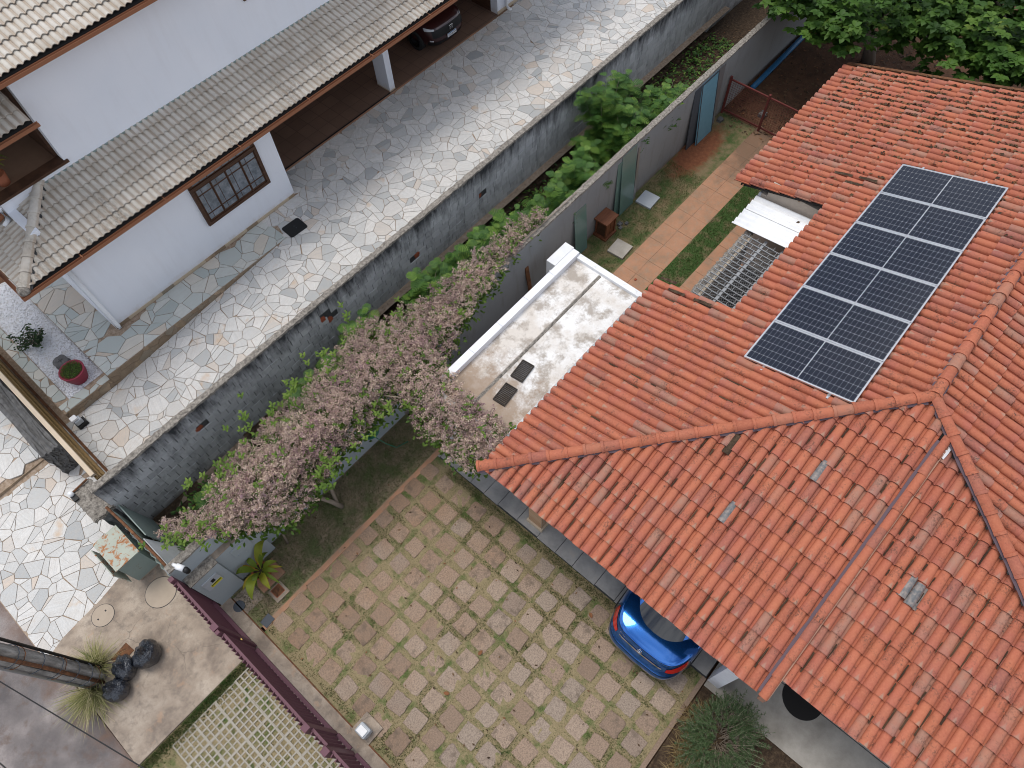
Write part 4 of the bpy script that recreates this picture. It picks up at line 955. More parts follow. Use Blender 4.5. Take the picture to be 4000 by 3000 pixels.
# dead leaves caught between the tiles under the tree
dl = MB()
for _ in range(4200):
    x, y = 18.65-abs(rng.gauss(0, 1.9)), rng.uniform(-1.3, 4.3)
    if x < 11.5: continue
    u = (x-(CX+.12))/.211; x = CX+.12+.211*(round(u)-.5)+rng.gauss(0, .024); s = rng.uniform(.025, .06)
    if math.sin(x*5.1+y*3.7)*math.sin(y*6.3-x*2.2) < -.15: continue
    q = frame((x, y, zA(y)+.065+rng.uniform(-.02, .02)), (-1, 0, 0), vA) @ Matrix.Rotation(rng.uniform(0, 6), 4, 'Z') @ Matrix.Rotation(rng.uniform(-1, 1), 4, 'X')
    dl.add([q @ V(p) for p in ((-s, 0, 0), (0, -s*.6, .01), (s, 0, .004), (0, s*.6, .014))], [(0, 1, 2, 3)], rng.random())
for _ in range(330):
    x, y = rng.uniform(3.6, 8.4), rng.uniform(-4.5, 3.5)
    j = round((CY-.12-y)/.2); y = CY-.12-.2*j-.1+rng.gauss(0, .012); s = rng.uniform(.008, .02)
    if x+y > 7.4 or (y < AY and x > hx(y)-.25) or (y < -2.1 and x < 4.1): continue
    q = frame((x, y, zB(x)+.045+(DZ2 if y < -2.1 else 0)), (0, -1, 0), vB) @ Matrix.Rotation(rng.uniform(-.5, .5), 4, 'Z')
    dl.add([q @ V(p) for p in ((-s*.4, -s*2, 0), (s*.4, -s*2, .004), (s*.4, s*2, .008), (-s*.4, s*2, 0))], [(0, 1, 2, 3)], rng.random()*.6)
# crusts of dirt and moss that have settled in the pans
for _ in range(340):
    onB = rng.random() < .6; L = rng.uniform(.05, .2)
    if onB:
        j, k = rng.randrange(0, 42), rng.randrange(0, 15); y = CY-.12-.2025*j-.101 if j < 30 else -2.22-.2*(j-30)-.101; x = CX+.37*k+rng.uniform(.02, .3)
        if (x+y > 7.4) or (j < 30 and y < -1.9) or (j >= 30 and x < 4.15) or (y < AY and x > hx(y)-.25): continue
        zz = zB(x)+(DZ2 if j >= 30 else 0); q = frame((x, y, zz+.013+rng.uniform(-.004, .004)), (0, -1, 0), vB)
    else:
        x = CX+.12+.211*rng.randrange(0, 72)-.106; y = 4.2-.37*rng.randrange(0, 15)-rng.uniform(.02, .3)
        if x+y < 7.75 or y < AY+.2 or (9.3 < x < 13.15 and y > 2.2): continue
        q = frame((x, y, zA(y)+.022+rng.uniform(-.004, .006)), (-1, 0, 0), vA)
    w = rng.uniform(.006, .015); n_ = 4; vs = []
    for i in range(n_+1): vs += [q @ V((-w+rng.uniform(-.005, .005), -L+2*L*i/n_, rng.uniform(0, .008))), q @ V((w+rng.uniform(-.005, .005), -L+2*L*i/n_, rng.uniform(0, .008)))]
    dl.add(vs, [(i*2, i*2+1, i*2+3, i*2+2) for i in range(n_)], rng.random()*.5)
tag(dl.build('roof_leaves', M['dead leaf']), 'brown dead leaves lodged between the orange roof tiles', 'leaves', kind='stuff')
# back verge board and eave boards
bx('verge_board', M['dark'], hs, 18.72, 18.8, AY, 4.55, 2.4, 2.55)
MB().add([(18.68, 4.55, zA(4.55)-.05), (18.8, 4.55, zA(4.55)-.05), (18.8, AY, AZ-.05), (18.68, AY, AZ-.05), (18.68, 4.55, zA(4.55)+.05), (18.8, 4.55, zA(4.55)+.03), (18.8, AY, AZ+.03), (18.68, AY, AZ+.05)], [(4, 5, 6, 7), (1, 2, 6, 5), (0, 4, 7, 3), (0, 1, 5, 4)]).build('verge_mortar', M['rust'], hs)
# walls: carport at the front, rooms behind
bx('side_wall', M['innerwall'], hs, 9.0, 9.3, 2.2, 4.1, 0, 2.55); bx('rear_room_wall', M['innerwall'], hs, 13.2, 18.4, 3.7, 3.85, 0, 2.55)
bx('room_wall', M['innerwall'], hs, 13.2, 13.35, 2.3, 3.7, 0, 2.9); bx('court_wall', M['innerwall'], hs, 9.3, 13.2, 2.2, 2.32, 0, 3.0)
bx('carport_wall', M['innerwall'], hs, 8.6, 8.75, -1.6, 3.5, 0, 2.75); bx('back_wall', M['innerwall'], hs, 18.3, 18.45, -6, 3.7, 0, 2.55)
bx('carport_side_wall', M['innerwall'], hs, 4.9, 8.6, -1.75, -1.6, 0, 2.6)
pr = bx('corner_pier', M['brickface'], hs, 3.88, 4.2, 3.02, 3.38, .1, 2.6); bx('plinth', M['cream'], pr, 3.84, 4.22, 2.98, 3.42, .0, .14, bev=.008)
bx('white_pier', M['whitepaint'], hs, 3.68, 3.9, -1.75, -1.5, 0, 2.5)
bx('edge_beam', M['timber'], hs, 3.85, 4.0, -2.0, 4.0, 2.5, 2.66)
# ---- flat annex roof slab with white parapets
an = empty('flat_roof_annex', (6.5, 5.2, 0)); tag(an, 'low annex with stained white flat roof and parapet between wall and tiled roof', 'building')
kd = lambda o: kid(o, an)
kd(bx('wall', M['whitepaint'], an, 4.2, 8.82, 4.35, 6.12, 0, 2.28)); kd(bx('roof_slab', M['roofslab'], an, 4.15, 8.8, 4.1, 6.1, 2.28, 2.44))
m = MB(); m.add([(4.2, 5.32, 2.4405), (8.75, 5.32, 2.4405), (8.75, 5.36, 2.47), (4.2, 5.36, 2.47), (4.2, 5.40, 2.4405), (8.75, 5.40, 2.4405)], [(0, 1, 2, 3), (3, 2, 5, 4)])
kd(m.build('slab_seam', M['coping'], an))
for i in range(5): kd(bx('parapet_cap', M['whitepaint'], an, 4.4+i*.9+.002, 4.4+(i+1)*.9-.002, 6.08, 6.26, 2.28, 2.6, bev=.006))
kd(bx('end_parapet', M['parapet'], an, 8.78, 8.93, 4.15, 6.079, 2.28, 2.53, bev=.01)); kd(bx('front_parapet', M['parapet'], an, 4.06, 4.2, 4.3, 6.1, 2.28, 2.52, bev=.01))
kd(bx('eave_flashing', M['zinc'], an, 4.2, 8.78, 4.26, 4.31, 2.44, 2.56))
for i, (x, y, a, lb) in enumerate(((5.68, 5.07, .12, 'nearer the vine on the left half'), (5.02, 4.98, .1, 'closer to the front parapet'))):
    lb = ('rusty iron grate lying on the flat roof beside the seam, the farther one', 'rusty iron grate lying on the flat roof, the one closer to the vine')[i]
    g = empty('iron_grate', (x, y, 2.46), a); tag(g, lb, 'grate', 'iron grates on the flat roof')
    fr_ = MB(); [fr_.box(*q) for q in ((-.24, .24, -.15, -.13, 0, .03), (-.24, .24, .13, .15, 0, .03), (-.24, -.22, -.13, .13, 0, .03), (.22, .24, -.13, .13, 0, .03))]; fr_.build('rim', M['darkiron'], g)
    b_ = MB(); [b_.box(-.215+.04*k, -.197+.04*k, -.13, .13, .006, .028) for k in range(11)]; b_.build('bars', M['darkiron'], g)
# ---- steel grille over the court, white corrugated sheet
gr = empty('steel_grille', (10.9, 3.0, 2.4)); tag(gr, 'grey steel bar grille with wire mesh over the small court', 'grille')
kg = lambda o: kid(o, gr)
for i in range(17):
    x = 9.62+.145*i; kg(bx('bar', M['steelgrey'], gr, x-.008, x+.008, 2.2, 3.5, 2.40, 2.425))
for y in (2.55, 3.0): kg(bx('beam', M['steelgrey'], gr, 9.5, 12.1, y-.03, y+.03, 2.3, 2.395))
cb = MB()
for i in range(17):
    for k in range(6): x = 9.62+.145*i; y = 2.3+.22*k+(i % 2)*.11; cb.box(x+.011, x+.134, y-.005, y+.005, 2.405, 2.418)
tag(kg(cb.build('cross_bars', M['steelgrey'], gr)), kind='stuff')
wm = MB(); P_ = .05
for k in range(-30, 60):
    for s_ in (1, -1):
        a = (9.5, 2.2+k*P_*1.2 if s_ > 0 else 2.2+k*P_*1.2, 2.37); dx = 2.55; y0 = 2.2+k*P_*1.2; pts = []
        xa, ya, xb, yb = 9.5, y0, 12.05, y0+s_*2.55
        # clip to the court
        def cl(t): return (xa+(xb-xa)*t, ya+(yb-ya)*t)
        ts = [0, 1]
        lo, hi = 2.2, 3.45
        t1, t2 = (lo-ya)/(yb-ya), (hi-ya)/(yb-ya); t1, t2 = max(0, min(t1, t2)), min(1, max(t1, t2))
        if t2-t1 < .01: continue
        p, q = cl(t1), cl(t2); wm.tube([(p[0], p[1], 2.375+.004*s_), (q[0], q[1], 2.375+.004*s_)], .0025, 3, False)
tag(kg(wm.build('wire_mesh', M['steelgrey'], gr)), kind='stuff')
cw = empty('court_brick_wall', (11, 3.5, 0)); tag(cw, 'low brick wall edge below the steel grille with rubble along its top', 'wall')
kid(bx('wall', M['concrete'], cw, 9.4, 12.3, 3.42, 3.56, 0, 2.3), cw); coping(cw, 9.4, 12.3, 3.40, 3.58, 2.3, M['coping'], .05, .04, .02)
kid(bx('edge_beam', M['cream'], cw, 9.45, 12.1, 3.34, 3.40, 2.24, 2.33), cw)
ws = empty('corrugated_sheet', (12.9, 3.2, 2.5)); tag(ws, 'bright white corrugated roof sheet beside the steel grille', 'roof sheet')
for a, b, dz, nm in ((12.02, 12.62, .0, 'sheet'), (12.58, 13.75, .012, 'sheet')):
    n = int((b-a)/.022); vs = []
    for i in range(n+1):
        x = a+(b-a)*i/n; w = .036*math.sin((x-12)*2*math.pi/.177)
        for y, zz in ((3.93, 2.44), (2.2, 2.62)): vs += [(x, y, zz+dz+w), (x, y, zz+dz+w-.006)]
    kid(MB().add(vs, [f_ for i in range(n) for f_ in ((i*4, (i+1)*4, (i+1)*4+2, i*4+2), (i*4+1, i*4+3, (i+1)*4+3, (i+1)*4+1), (i*4, i*4+1, (i+1)*4+1, (i+1)*4))]).build(nm, M['awning'], ws, True), ws)
# ---- solar panels: six half-cut modules on rails
rails = []
nA = V((0, SL, 1)).normalized()
def onA(x, y, h): p = V((x, y, zA(y)))+nA*h; return p
PX, PW, Y0 = 8.22, 1.122, 1.52; PLn = 2.17
fm = MB(); t_ = .019
for a in ((0, PW-.014, 0, t_), (0, PW-.014, PLn-t_, PLn), (0, t_, t_, PLn-t_), (PW-.014-t_, PW-.014, t_, PLn-t_)): fm.box(a[0], a[1], a[2], a[3], -.035, .003)
fme = bpy.data.meshes.new('frame'); fme.from_pydata(fm.v, [], fm.f); fme.materials.append(M['alu'])
W_ = PW-.014; bm_ = MB().box(t_, W_-t_, t_, PLn-t_, -.03, -.004); bme = bpy.data.meshes.new('backsheet'); bme.from_pydata(bm_.v, [], bm_.f); bme.materials.append(M['backsheet'])
def cellmesh(y0, y1):
    m = MB(); nx, ny = 6, 12; a, b = t_+.016, W_-t_-.016; g = .0024
    for i in range(nx):
        for j in range(ny):
            xa, xb = a+(b-a)*i/nx+g, a+(b-a)*(i+1)/nx-g; ya, yb = y0+(y1-y0)*j/ny+g*.55, y0+(y1-y0)*(j+1)/ny-g*.55; c = .009
            m.add([(xa+c, ya, -.002), (xb-c, ya, -.002), (xb, ya+c, -.002), (xb, yb-c, -.002), (xb-c, yb, -.002), (xa+c, yb, -.002), (xa, yb-c, -.002), (xa, ya+c, -.002)], [tuple(range(8))])
    me = bpy.data.meshes.new('cells'); me.from_pydata(m.v, [], m.f); me.materials.append(M['cell']); return me
cl1, cl2 = cellmesh(t_+.014, PLn/2-.009), cellmesh(PLn/2+.009, PLn-t_-.014)
ORD = ['nearest the hip corner', 'second from the hip corner', 'third from the hip corner', 'third from the tree end', 'second from the tree end', 'nearest the tree']
for i in range(6):
    p = onA(PX+PW*(i+1)-.014, Y0, .135); g = empty('solar_panel'); g.matrix_basis = frame(p, (-1, 0, 0), vA)
    tag(g, 'dark solar panel on the orange roof, '+ORD[i], 'solar panel', 'solar panels on the tiled roof')
    link('frame', fme, None, g); link('backsheet', bme, None, g)
    for c_ in (cl1, cl2): tag(link('cells', c_, None, g), kind='stuff')
for s_, lb in ((.42, 'aluminium rail under the lower half of the solar panels'), (1.72, 'aluminium rail under the upper half of the solar panels')):
    y = Y0-s_*vA.y*-1 if False else Y0-s_/math.sqrt(1+SL*SL); r_ = empty('mounting_rail'); r_.matrix_basis = frame(onA(PX-.1, y, .09), (1, 0, 0), -vA) @ Matrix.Identity(4)
    L = PW*6+.2; r0 = MB().box(0, L, -.02, .02, -.04, 0).build('rail', M['alu'], r_); tag(r_, lb, 'rail', 'solar panel rails')
    bx('end_clamp', M['alu'], r_, .05, .09, -.025, .025, -.04, .055 if False else .0)
    for xx in (.02, L-.06): bx('roof_hook', M['alu'], r_, xx, xx+.04, -.03, .03, -.1, -.0405)
# ================================================================ WHITE HOUSE (left)
wh = empty('white_house', (0, 0, 0)); tag(wh, 'two storey white house with grey wavy tile roofs and brown gutters', 'house')
FL = .45
bx('front_room_wall', M['white'], wh, .77, 6.8, 14.68, 14.9, FL-.3, 3.62); bx('side_wall', M['white'], wh, 6.62, 6.8, 14.9, 21, FL-.3, 3.6); bx('end_wall', M['white'], wh, .77, .97, 14.9, 21, FL-.3, 3.9)
m = MB(); x = .78
while x < 6.79:
    x1 = min(x+rng.uniform(.3, .45), 6.79); bx('skirting_tile', M['wflag'] if rng.random() < .25 else M['cream'], wh, x+.002, x1-.002, 14.665, 14.68, FL, FL+.1); x = x1
# garage: floor, column, back wall, door, ceiling
gf = bx('garage_floor', M['garage'], wh, 6.8, 16.75, 15.66, 21, .2, .465); bx('threshold', M['path'], wh, 6.8, 17.5, 15.6, 15.66, .2, .47)
bx('floor_gutter', M['black'], wh, 6.85, 11.62, 15.665, 15.72, .4, .468)
bx('garage_back_wall', M['innerwall'], wh, 6.8, 17, 20.9, 21.1, .2, 3.5); bx('ceiling', M['ceil'], wh, .8, 18, 14.3, 21, 3.46, 3.5)
cl_ = bx('garage_column', M['white'], wh, 11.64, 11.86, 15.72, 16.3, FL, 3.46); bx('column_base', M['cream'], cl_, 11.63, 11.87, 15.71, 16.31, .466, .5)
bx('far_wall', M['white'], wh, 16.75, 19.5, 15.69, 15.9, .2, 3.6); bx('far_wall_end', M['white'], wh, 16.75, 16.95, 15.9, 16.0, .2, 3.5); dr = bx('side_door', M['timber'], wh, 16.74, 16.8, 16.0, 16.9, .466, 2.7)
bx('far_side_wall', M['innerwall'], wh, 16.8, 16.95, 16.9, 21, .2, 3.5); bx('wall_skirting', M['cream'], wh, 16.74, 19, 15.675, 15.69, FL, FL+.12)
MB().tube([(17.15, 15.62, 3.4), (17.15, 15.62, .62), (17.15, 15.56, .56), (17.15, 15.42, .54)], .05, 10).build('downpipe', M['whiteplastic'], wh, True)
MB().tube([(.84, 14.62, 3.35), (.84, 14.62, .56), (.84, 14.58, .5)], .055, 10).build('downpipe', M['whiteplastic'], wh, True)
# window: dark timber frame with small panes
wd = bx('window', M['timber'], wh, 4.18, 6.24, 14.63, 14.68, 1.44, 3.1)
wx0, wx1, wz0, wz1 = 4.28, 6.14, 1.54, 2.62
for k in range(8): bx('transom_pane', M['pane'], wd, 4.3+.23*k, 4.5+.23*k, 14.622, 14.63, 2.76, 2.96)
for k in range(4):
    a, b = wx0+(wx1-wx0)*k/4, wx0+(wx1-wx0)*(k+1)/4
    for pa, pb, za, zb in ((.06, .32, .05, .2), (.36, .94, .05, .2), (.06, .32, .24, .78), (.36, .94, .24, .78), (.06, .32, .82, .96), (.36, .94, .82, .96)):
        bx('pane', M['pane'], wd, a+(b-a)*pa, a+(b-a)*pb, 14.622, 14.63, wz0+(wz1-wz0)*za, wz0+(wz1-wz0)*zb)
    bx('sash', M['timber'], wd, a+.004, a+.03, 14.61, 14.63, wz0, wz1)
for z0 in (1.44, 2.63, 3.01): bx('window_rail', M['timber'], wd, 4.18, 6.24, 14.60, 14.63, z0, z0+.09)
for x0 in (4.18, 6.15): bx('window_jamb', M['timber'], wd, x0, x0+.09, 14.60, 14.63, 1.53, 2.63)
# lower roof: long slope facing the driveway, hip, short slope facing the street
ZG, YG, XG, S2 = 3.45, 13.97, -.22, .3
zD = lambda y: ZG+.04+S2*(y-YG-.1); zF = lambda x: ZG+.04+S2*(x-XG-.1)
YW = 15.84; HW = YW-YG-.1
def deck2(name, pts):
    n = len(pts); lo = [(x, y, z-.09) for x, y, z in pts]; hi = [(x, y, z-.02) for x, y, z in pts]
    return MB().add(lo+hi, [tuple(range(n, 2*n)), tuple(range(n-1, -1, -1))]+[(i, (i+1) % n, n+(i+1) % n, n+i) for i in range(n)]).build(name, M['dark'], wh)
la = deck2('lower_roof', [(XG+.1, YG+.1, zD(YG+.1)), (20, YG+.1, zD(YG+.1)), (20, YW+.05, zD(YW+.05)), (XG+.1+HW, YW+.05, zD(YW+.05))])
lf = deck2('front_lower_roof', [(XG+.1, YG+.1, zF(XG+.1)), (XG+.1+HW, YG+.1+HW, zF(XG+.1+HW)), (XG+.1+HW, 16.6, zF(XG+.1+HW)), (XG+.1, 19, zF(XG+.1))])
vD, vF = V((0, 1, S2)).normalized(), V((1, 0, S2)).normalized(); PT = .313; CS = .318
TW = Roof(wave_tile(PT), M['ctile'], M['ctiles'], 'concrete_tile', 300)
Ph = V((XG+.1, YG+.1, 0)); nh = V((1, -1, 0)).normalized()
for j in range(0, 66):
    x = XG+.2+PT*j
    for k in range(0, 6):
        y0 = YG+.1+CS*k*.958
        TW.put(frame((x, y0, zD(y0)), (1, 0, 0), vD) @ jig(.003, .003), [(Ph+V((.015, -.015, 0)), -nh), (V((0, YW+.01, 0)), V((0, 1, 0)))], la)
for j in range(0, 18):
    y = YG+.2+PT*j
    for k in range(0, 6):
        x0 = XG+.1+CS*k*.958
        TW.put(frame((x0, y, zF(x0)), (0, -1, 0), vF) @ jig(.003, .003), [(Ph+V((-.015, .015, 0)), nh), (V((.77 if y > YW else XG+.1+HW, 0, 0)), V((1, 0, 0)))], lf)
# upper storey with roof
bx('upper_wall', M['white'], wh, 2.42, 20, YW, YW+.2, 3.6, 6.62); bx('balcony_parapet', M['white'], wh, .78, 2.42, YW+.001, YW+.15, 3.55, 4.2)
bx('roof_flashing', M['cabside'], wh, 1.7, 20, YW-.03, YW-.001, 4.04, 4.075)
bx('parapet_cap', M['timber'], wh, .7, 2.5, YW-.06, YW+.25, 4.2, 4.26); bx('balcony_floor', M['ceil'], wh, .0, 2.5, YW+.26, 19, 4.05, 4.14)
bx('balcony_back_wall', M['timber'], wh, .0, 4.0, 17.6, 17.75, 4.15, 6.62); bx('balcony_side_wall', M['white'], wh, 2.42, 2.6, YW+.201, 17.6, 4.0, 6.62); bx('door_frame', M['timber'], wh, 2.36, 2.42, 16.1, 17.4, 4.14, 6.4)
bx('corner_wall', M['white'], wh, .78, .93, YW+.151, 19, 3.5, 4.19)
MB().tube([(.7, 15.78, 4.15), (.7, 15.78, 3.82), (.55, 15.75, 3.76)], .06, 10).build('downpipe', M['whiteplastic'], wh, True)
MB().box(-.35, .78, 15.9, 15.99, 0, .09, M=Matrix.Translation((0, 0, 3.62)) @ Matrix.Rotation(-.29, 4, 'Y')).build('side_gutter', M['gutter'], wh)
ZU, YU = 6.6, 15.32
zU = lambda y: ZU+.05+S2*(y-YU-.1)
lu_ = deck2('upper_roof', [(-2, YU+.1, zU(YU+.1)), (12, YU+.1, zU(YU+.1)), (12, 20.5, zU(20.5)), (-2, 20.5, zU(20.5))])
for j in range(0, 30):
    x = -.6+PT*j
    for k in range(0, 12):
        y0 = YU+.1+CS*k*.958; TW.put(frame((x, y0, zU(y0)), (1, 0, 0), vD) @ jig(.003, .003), [], lu_)
bx('soffit', M['ceil'], wh, -2, 12, YU+.12, YW, ZU-.06, ZU-.02)
# small canopy over the balcony
cn = deck2('balcony_canopy', [(-1, 15.25, 5.74), (2.28, 15.25, 5.74), (2.28, 16.3, 6.1), (-1, 16.3, 6.1)])
for j in range(0, 11):
    for k in range(0, 3):
        TW.put(frame((2.12-PT*j, 15.25+CS*k*.94, 5.76+.34*CS*k*.94), (1, 0, 0), V((0, 1, .34)).normalized()) @ jig(.003, .003), [], cn)
TW.finish(wh)
# gutters
def gutter(a, b, name='gutter', w=.085):
    a, b = V(a), V(b); d = (b-a).normalized(); n = d.cross(V((0, 0, 1))); prof = [(-w/2, .03), (-w/2, -.05), (w/2, -.05), (w/2, .03), (w/2-.01, .03), (w/2-.01, -.038), (-w/2+.01, -.038), (-w/2+.01, .03)]
    vs = [tuple(p+n*q[0]+V((0, 0, q[1]))) for p in (a, b) for q in prof]
    return MB().add(vs, [(k, (k+1) % 8, 8+(k+1) % 8, 8+k) for k in range(8)]+[(0, 1, 2, 3, 4, 5, 6, 7), tuple(range(15, 7, -1))]).build(name, M['gutter'], wh)
gutter((XG-.05, YG, ZG), (20, YG, ZG)); gutter((XG, YG+.06, ZG-.001), (XG, 19, ZG-.001)); gutter((-2, YU, ZU), (12, YU, ZU)); gutter((-1, 15.17, 5.7), (2.36, 15.17, 5.7))
for i in range(9): bx('gutter_strap', M['gutter'], wh, 1.2+2.2*i, 1.225+2.2*i, YG-.04, YG+.12, ZG+.031, ZG+.04)
MB().tube([(.86, YG+.02, ZG-.05), (.84, 14.4, ZG-.25), (.84, 14.6, ZG-.3)], .05, 8).build('gutter_outlet', M['gutter'], wh, True)
# hip caps of the lower roof
hv = [V((XG+.12, YG+.12, zD(YG+.12)+.05)), V((XG+.1+HW, YG+.1+HW, zD(YG+.1+HW)+.05))]
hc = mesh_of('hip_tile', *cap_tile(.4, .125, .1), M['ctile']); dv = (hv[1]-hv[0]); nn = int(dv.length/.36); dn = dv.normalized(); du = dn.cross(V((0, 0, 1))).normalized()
for i in range(nn+1):
    p = hv[0]+dn*i*.36; o = link('hip_tile', hc, None, wh); o.matrix_basis = frame(p, du, dn) @ Matrix.Rotation(.03, 4, 'X') @ jig(.01, .003)
MB().lathe([(.13, -.06), (.135, .0), (.11, .07), (.05, .1), (.001, .105)], tuple(hv[0]+V((-.02, -.02, .0))), 12).build('hip_end', M['coping'], wh, True)
mm = MB(); vs = []
for i in range(21):
    p = hv[0]+dv*i/20
    for s_ in (-1, 1): e = p+du*s_*(.15+rng.uniform(-.02, .02)); vs.append((e.x, e.y, e.z-.045))
    vs.append((p.x, p.y, p.z+.02))
mm.add(vs, [f_ for i in range(20) for f_ in ((i*3, (i+1)*3, (i+1)*3+2, i*3+2), (i*3+2, (i+1)*3+2, (i+1)*3+1, i*3+1))]).build('hip_mortar', M['joint'], wh)
bx('upper_window', M['timber'], wh, 7.98, 8.9, YW-.05, YW, 5.25, 6.3)
# ================================================================ CARS
TH = 64
def outline(xr, xf, w, n=4.0, bow=.0):
    xc, a = (xr+xf)/2, (xf-xr)/2; P = []
    for k in range(TH):
        t = 2*math.pi*k/TH; c, s = math.cos(t), math.sin(t)
        x = xc+a*math.copysign(abs(c)**(2/n), c); y = w*math.copysign(abs(s)**(2/n), s)
        e = min(1, max(0, (x-xr)/.9)); f = min(1, max(0, (xf-x)/.9))
        y *= 1-.07*(1-e)**2-.07*(1-f)**2
        x += bow*((y/w)**2)*((1-e)-(1-f))
        P.append((x, y))
    return P
def slice_body(S, name, mat, parent, n=6.5, bow=.085, sub=1):
    vs = []; fs = []
    for z, xr, xf, w in S: vs += [(x, y, z) for x, y in outline(xr, xf, w, n, bow)]
    for i in range(len(S)-1): fs += [(i*TH+k, i*TH+(k+1) % TH, (i+1)*TH+(k+1) % TH, (i+1)*TH+k) for k in range(TH)]
    fs += [tuple(range((len(S)-1)*TH, len(S)*TH)), tuple(range(TH-1, -1, -1))]
    o = MB().add(vs, fs).build(name, mat, parent, True)
    return o
def interp(S, z):
    for a, b in zip(S, S[1:]):
        if a[0] <= z <= b[0]: t = (z-a[0])/(b[0]-a[0] or 1); return tuple(a[i]+(b[i]-a[i])*t for i in range(4))
    return S[-1]
def patch(S, name, mat, parent, t0, t1, zlo, zhi, off=.006, nt=10, nz=4, n=6.5, bow=.085):
    """a piece of the body surface, standing a few mm proud; t in turns (0 front, .5 rear)"""
    vs = []
    for j in range(nz+1):
        for i in range(nt+1):
            u = i/nt; zl, zh = zlo(u) if callable(zlo) else zlo, zhi(u) if callable(zhi) else zhi; z = zl+(zh-zl)*j/nz
            q = interp(S, z); O = outline(q[1]-off, q[2]+off, q[3]+off, n, bow); f = (t0+(t1-t0)*u)*TH; k = int(f) % TH; w = f-int(f)
            a, b = O[k], O[(k+1) % TH]; vs.append((a[0]+(b[0]-a[0])*w, a[1]+(b[1]-a[1])*w, z))
    fs = [(j*(nt+1)+i, j*(nt+1)+i+1, (j+1)*(nt+1)+i+1, (j+1)*(nt+1)+i) for j in range(nz) for i in range(nt)]
    return MB().add(vs, fs).build(name, mat, parent, True)
def wheel(parent, x, y, s, r=.33, w=.22):
    g = MB().lathe([(r*.62, -w/2), (r*.93, -w/2), (r, -w*.38), (r, w*.38), (r*.93, w/2), (r*.62, w/2)], n=28).build('wheel', M['rubber'], parent, True)
    g.matrix_basis = Matrix.Translation((x, y, r)) @ Matrix.Rotation(math.pi/2, 4, 'X')
    rm = MB().lathe([(r*.6, -w*.4), (r*.62, w*.42), (r*.55, w*.44), (r*.2, w*.36), (.001, w*.4)], n=20).build('rim', M['zinc' if parent is car1 else 'black'], g, True)
    if s > 0: rm.rotation_euler = (math.pi, 0, 0)
    return g
car1 = empty('blue_car', (2.88, -.15, .03)); tag(car1, 'shiny blue coupe parked tail out under the orange tiled eave', 'car')
S1 = [(.16, .35, 4.5, .8), (.24, .12, 4.62, .87), (.36, .04, 4.66, .9), (.5, .0, 4.68, .905), (.60, .015, 4.68, .905), (.64, .05, 4.68, .903), (.70, .1, 4.66, .90), (.78, .14, 4.6, .89), (.86, .175, 4.5, .875), (.93, .2, 4.3, .85), (.965, .235, 4.1, .825), (.985, .3, 4.0, .79), (1.01, .42, 3.6, .72), (1.03, .55, 3.3, .6), (1.035, .9, 3.0, .3)]
slice_body(S1, 'body', M['blue'], car1)
S1c = [(.96, .48, 3.7, .79), (1.02, .57, 3.55, .765), (1.12, .85, 3.35, .715), (1.24, 1.2, 3.05, .66), (1.34, 1.55, 2.8, .61), (1.39, 1.9, 2.6, .55), (1.41, 2.2, 2.4, .4)]
slice_body(S1c, 'cabin', M['blue'], car1, 3.2, .2)
patch(S1c, 'rear_window', M['carglass'], car1, .405, .595, 1.02, 1.355, .008, 12, 8, 3.2, .2)
for s in (0, 1):
    a, b = (.29, .385) if s == 0 else (.71, .615)
    patch(S1c, 'side_window', M['carglass'], car1, a, b, 1.03, 1.33, .006, 10, 5, 3.2, .2)
    a, b = (.335, .45) if s == 0 else (.665, .55)
    lf_ = patch(S1, 'tail_light', M['redlamp'], car1, a, b, lambda u: .70+.06*u, lambda u: .93-.09*u*u, .009, 14, 6)
    patch(S1, 'lamp_seam', M['black'], lf_, a, b, lambda u: .685+.06*u, lambda u: .698+.06*u, .0075, 14, 1)
    y = .62 if s == 0 else -.62
    ta = (.375, .41) if s == 0 else (.625, .59); patch(S1, 'exhaust_trim', M['chrome'], car1, ta[0], ta[1], .33, .375, .016, 6, 1)
patch(S1, 'boot_strip', M['chrome'], car1, .47, .53, .80, .83, .012, 10, 1)
patch(S1, 'bumper_sill', M['black'], car1, .34, .66, .2, .36, .007, 24, 2)
patch(S1, 'boot_seam', M['black'], car1, .36, .64, .944, .952, .006, 24, 1)
for a in (.372, .628): patch(S1, 'panel_gap', M['black'], car1, a-.0012, a+.0012, .64, .96, .0075, 1, 6)
patch(S1, 'bumper_crease', M['black'], car1, .36, .64, .628, .636, .0075, 24, 1); patch(S1c, 'window_seal', M['black'], car1, .398, .602, 1.005, 1.02, .0085, 14, 1, 3.2, .2)
em = MB(); ring = [(0, .047*math.cos(t*math.pi/10), .047*math.sin(t*math.pi/10)) for t in range(21)]; em.tube(ring, .006, 6, False)
for k in range(3): t = math.pi/2+k*2*math.pi/3; em.tube([(0, 0, 0), (0, .045*math.cos(t), .045*math.sin(t))], [.008, .002], 5)
o = em.build('star_emblem', M['chrome'], car1, True); o.location = (.165, .01, .885); o.rotation_euler = (0, .4, 0)
text('C 180', .055, M['chrome'], car1, Matrix.Translation((.21, .45, .9)) @ Matrix.Rotation(-.28, 4, 'Z') @ Matrix.Rotation(-math.pi/2, 4, 'Z') @ Matrix.Rotation(math.pi/2-.15, 4, 'X'))
for x in (.95, 3.75):
    for y, s in ((.8, -1), (-.8, 1)): wheel(car1, x, y, s)
car2 = empty('dark_car', (14.5, 15.68, .47), math.pi/2); tag(car2, 'dark maroon car parked nose out in the shaded garage', 'car')
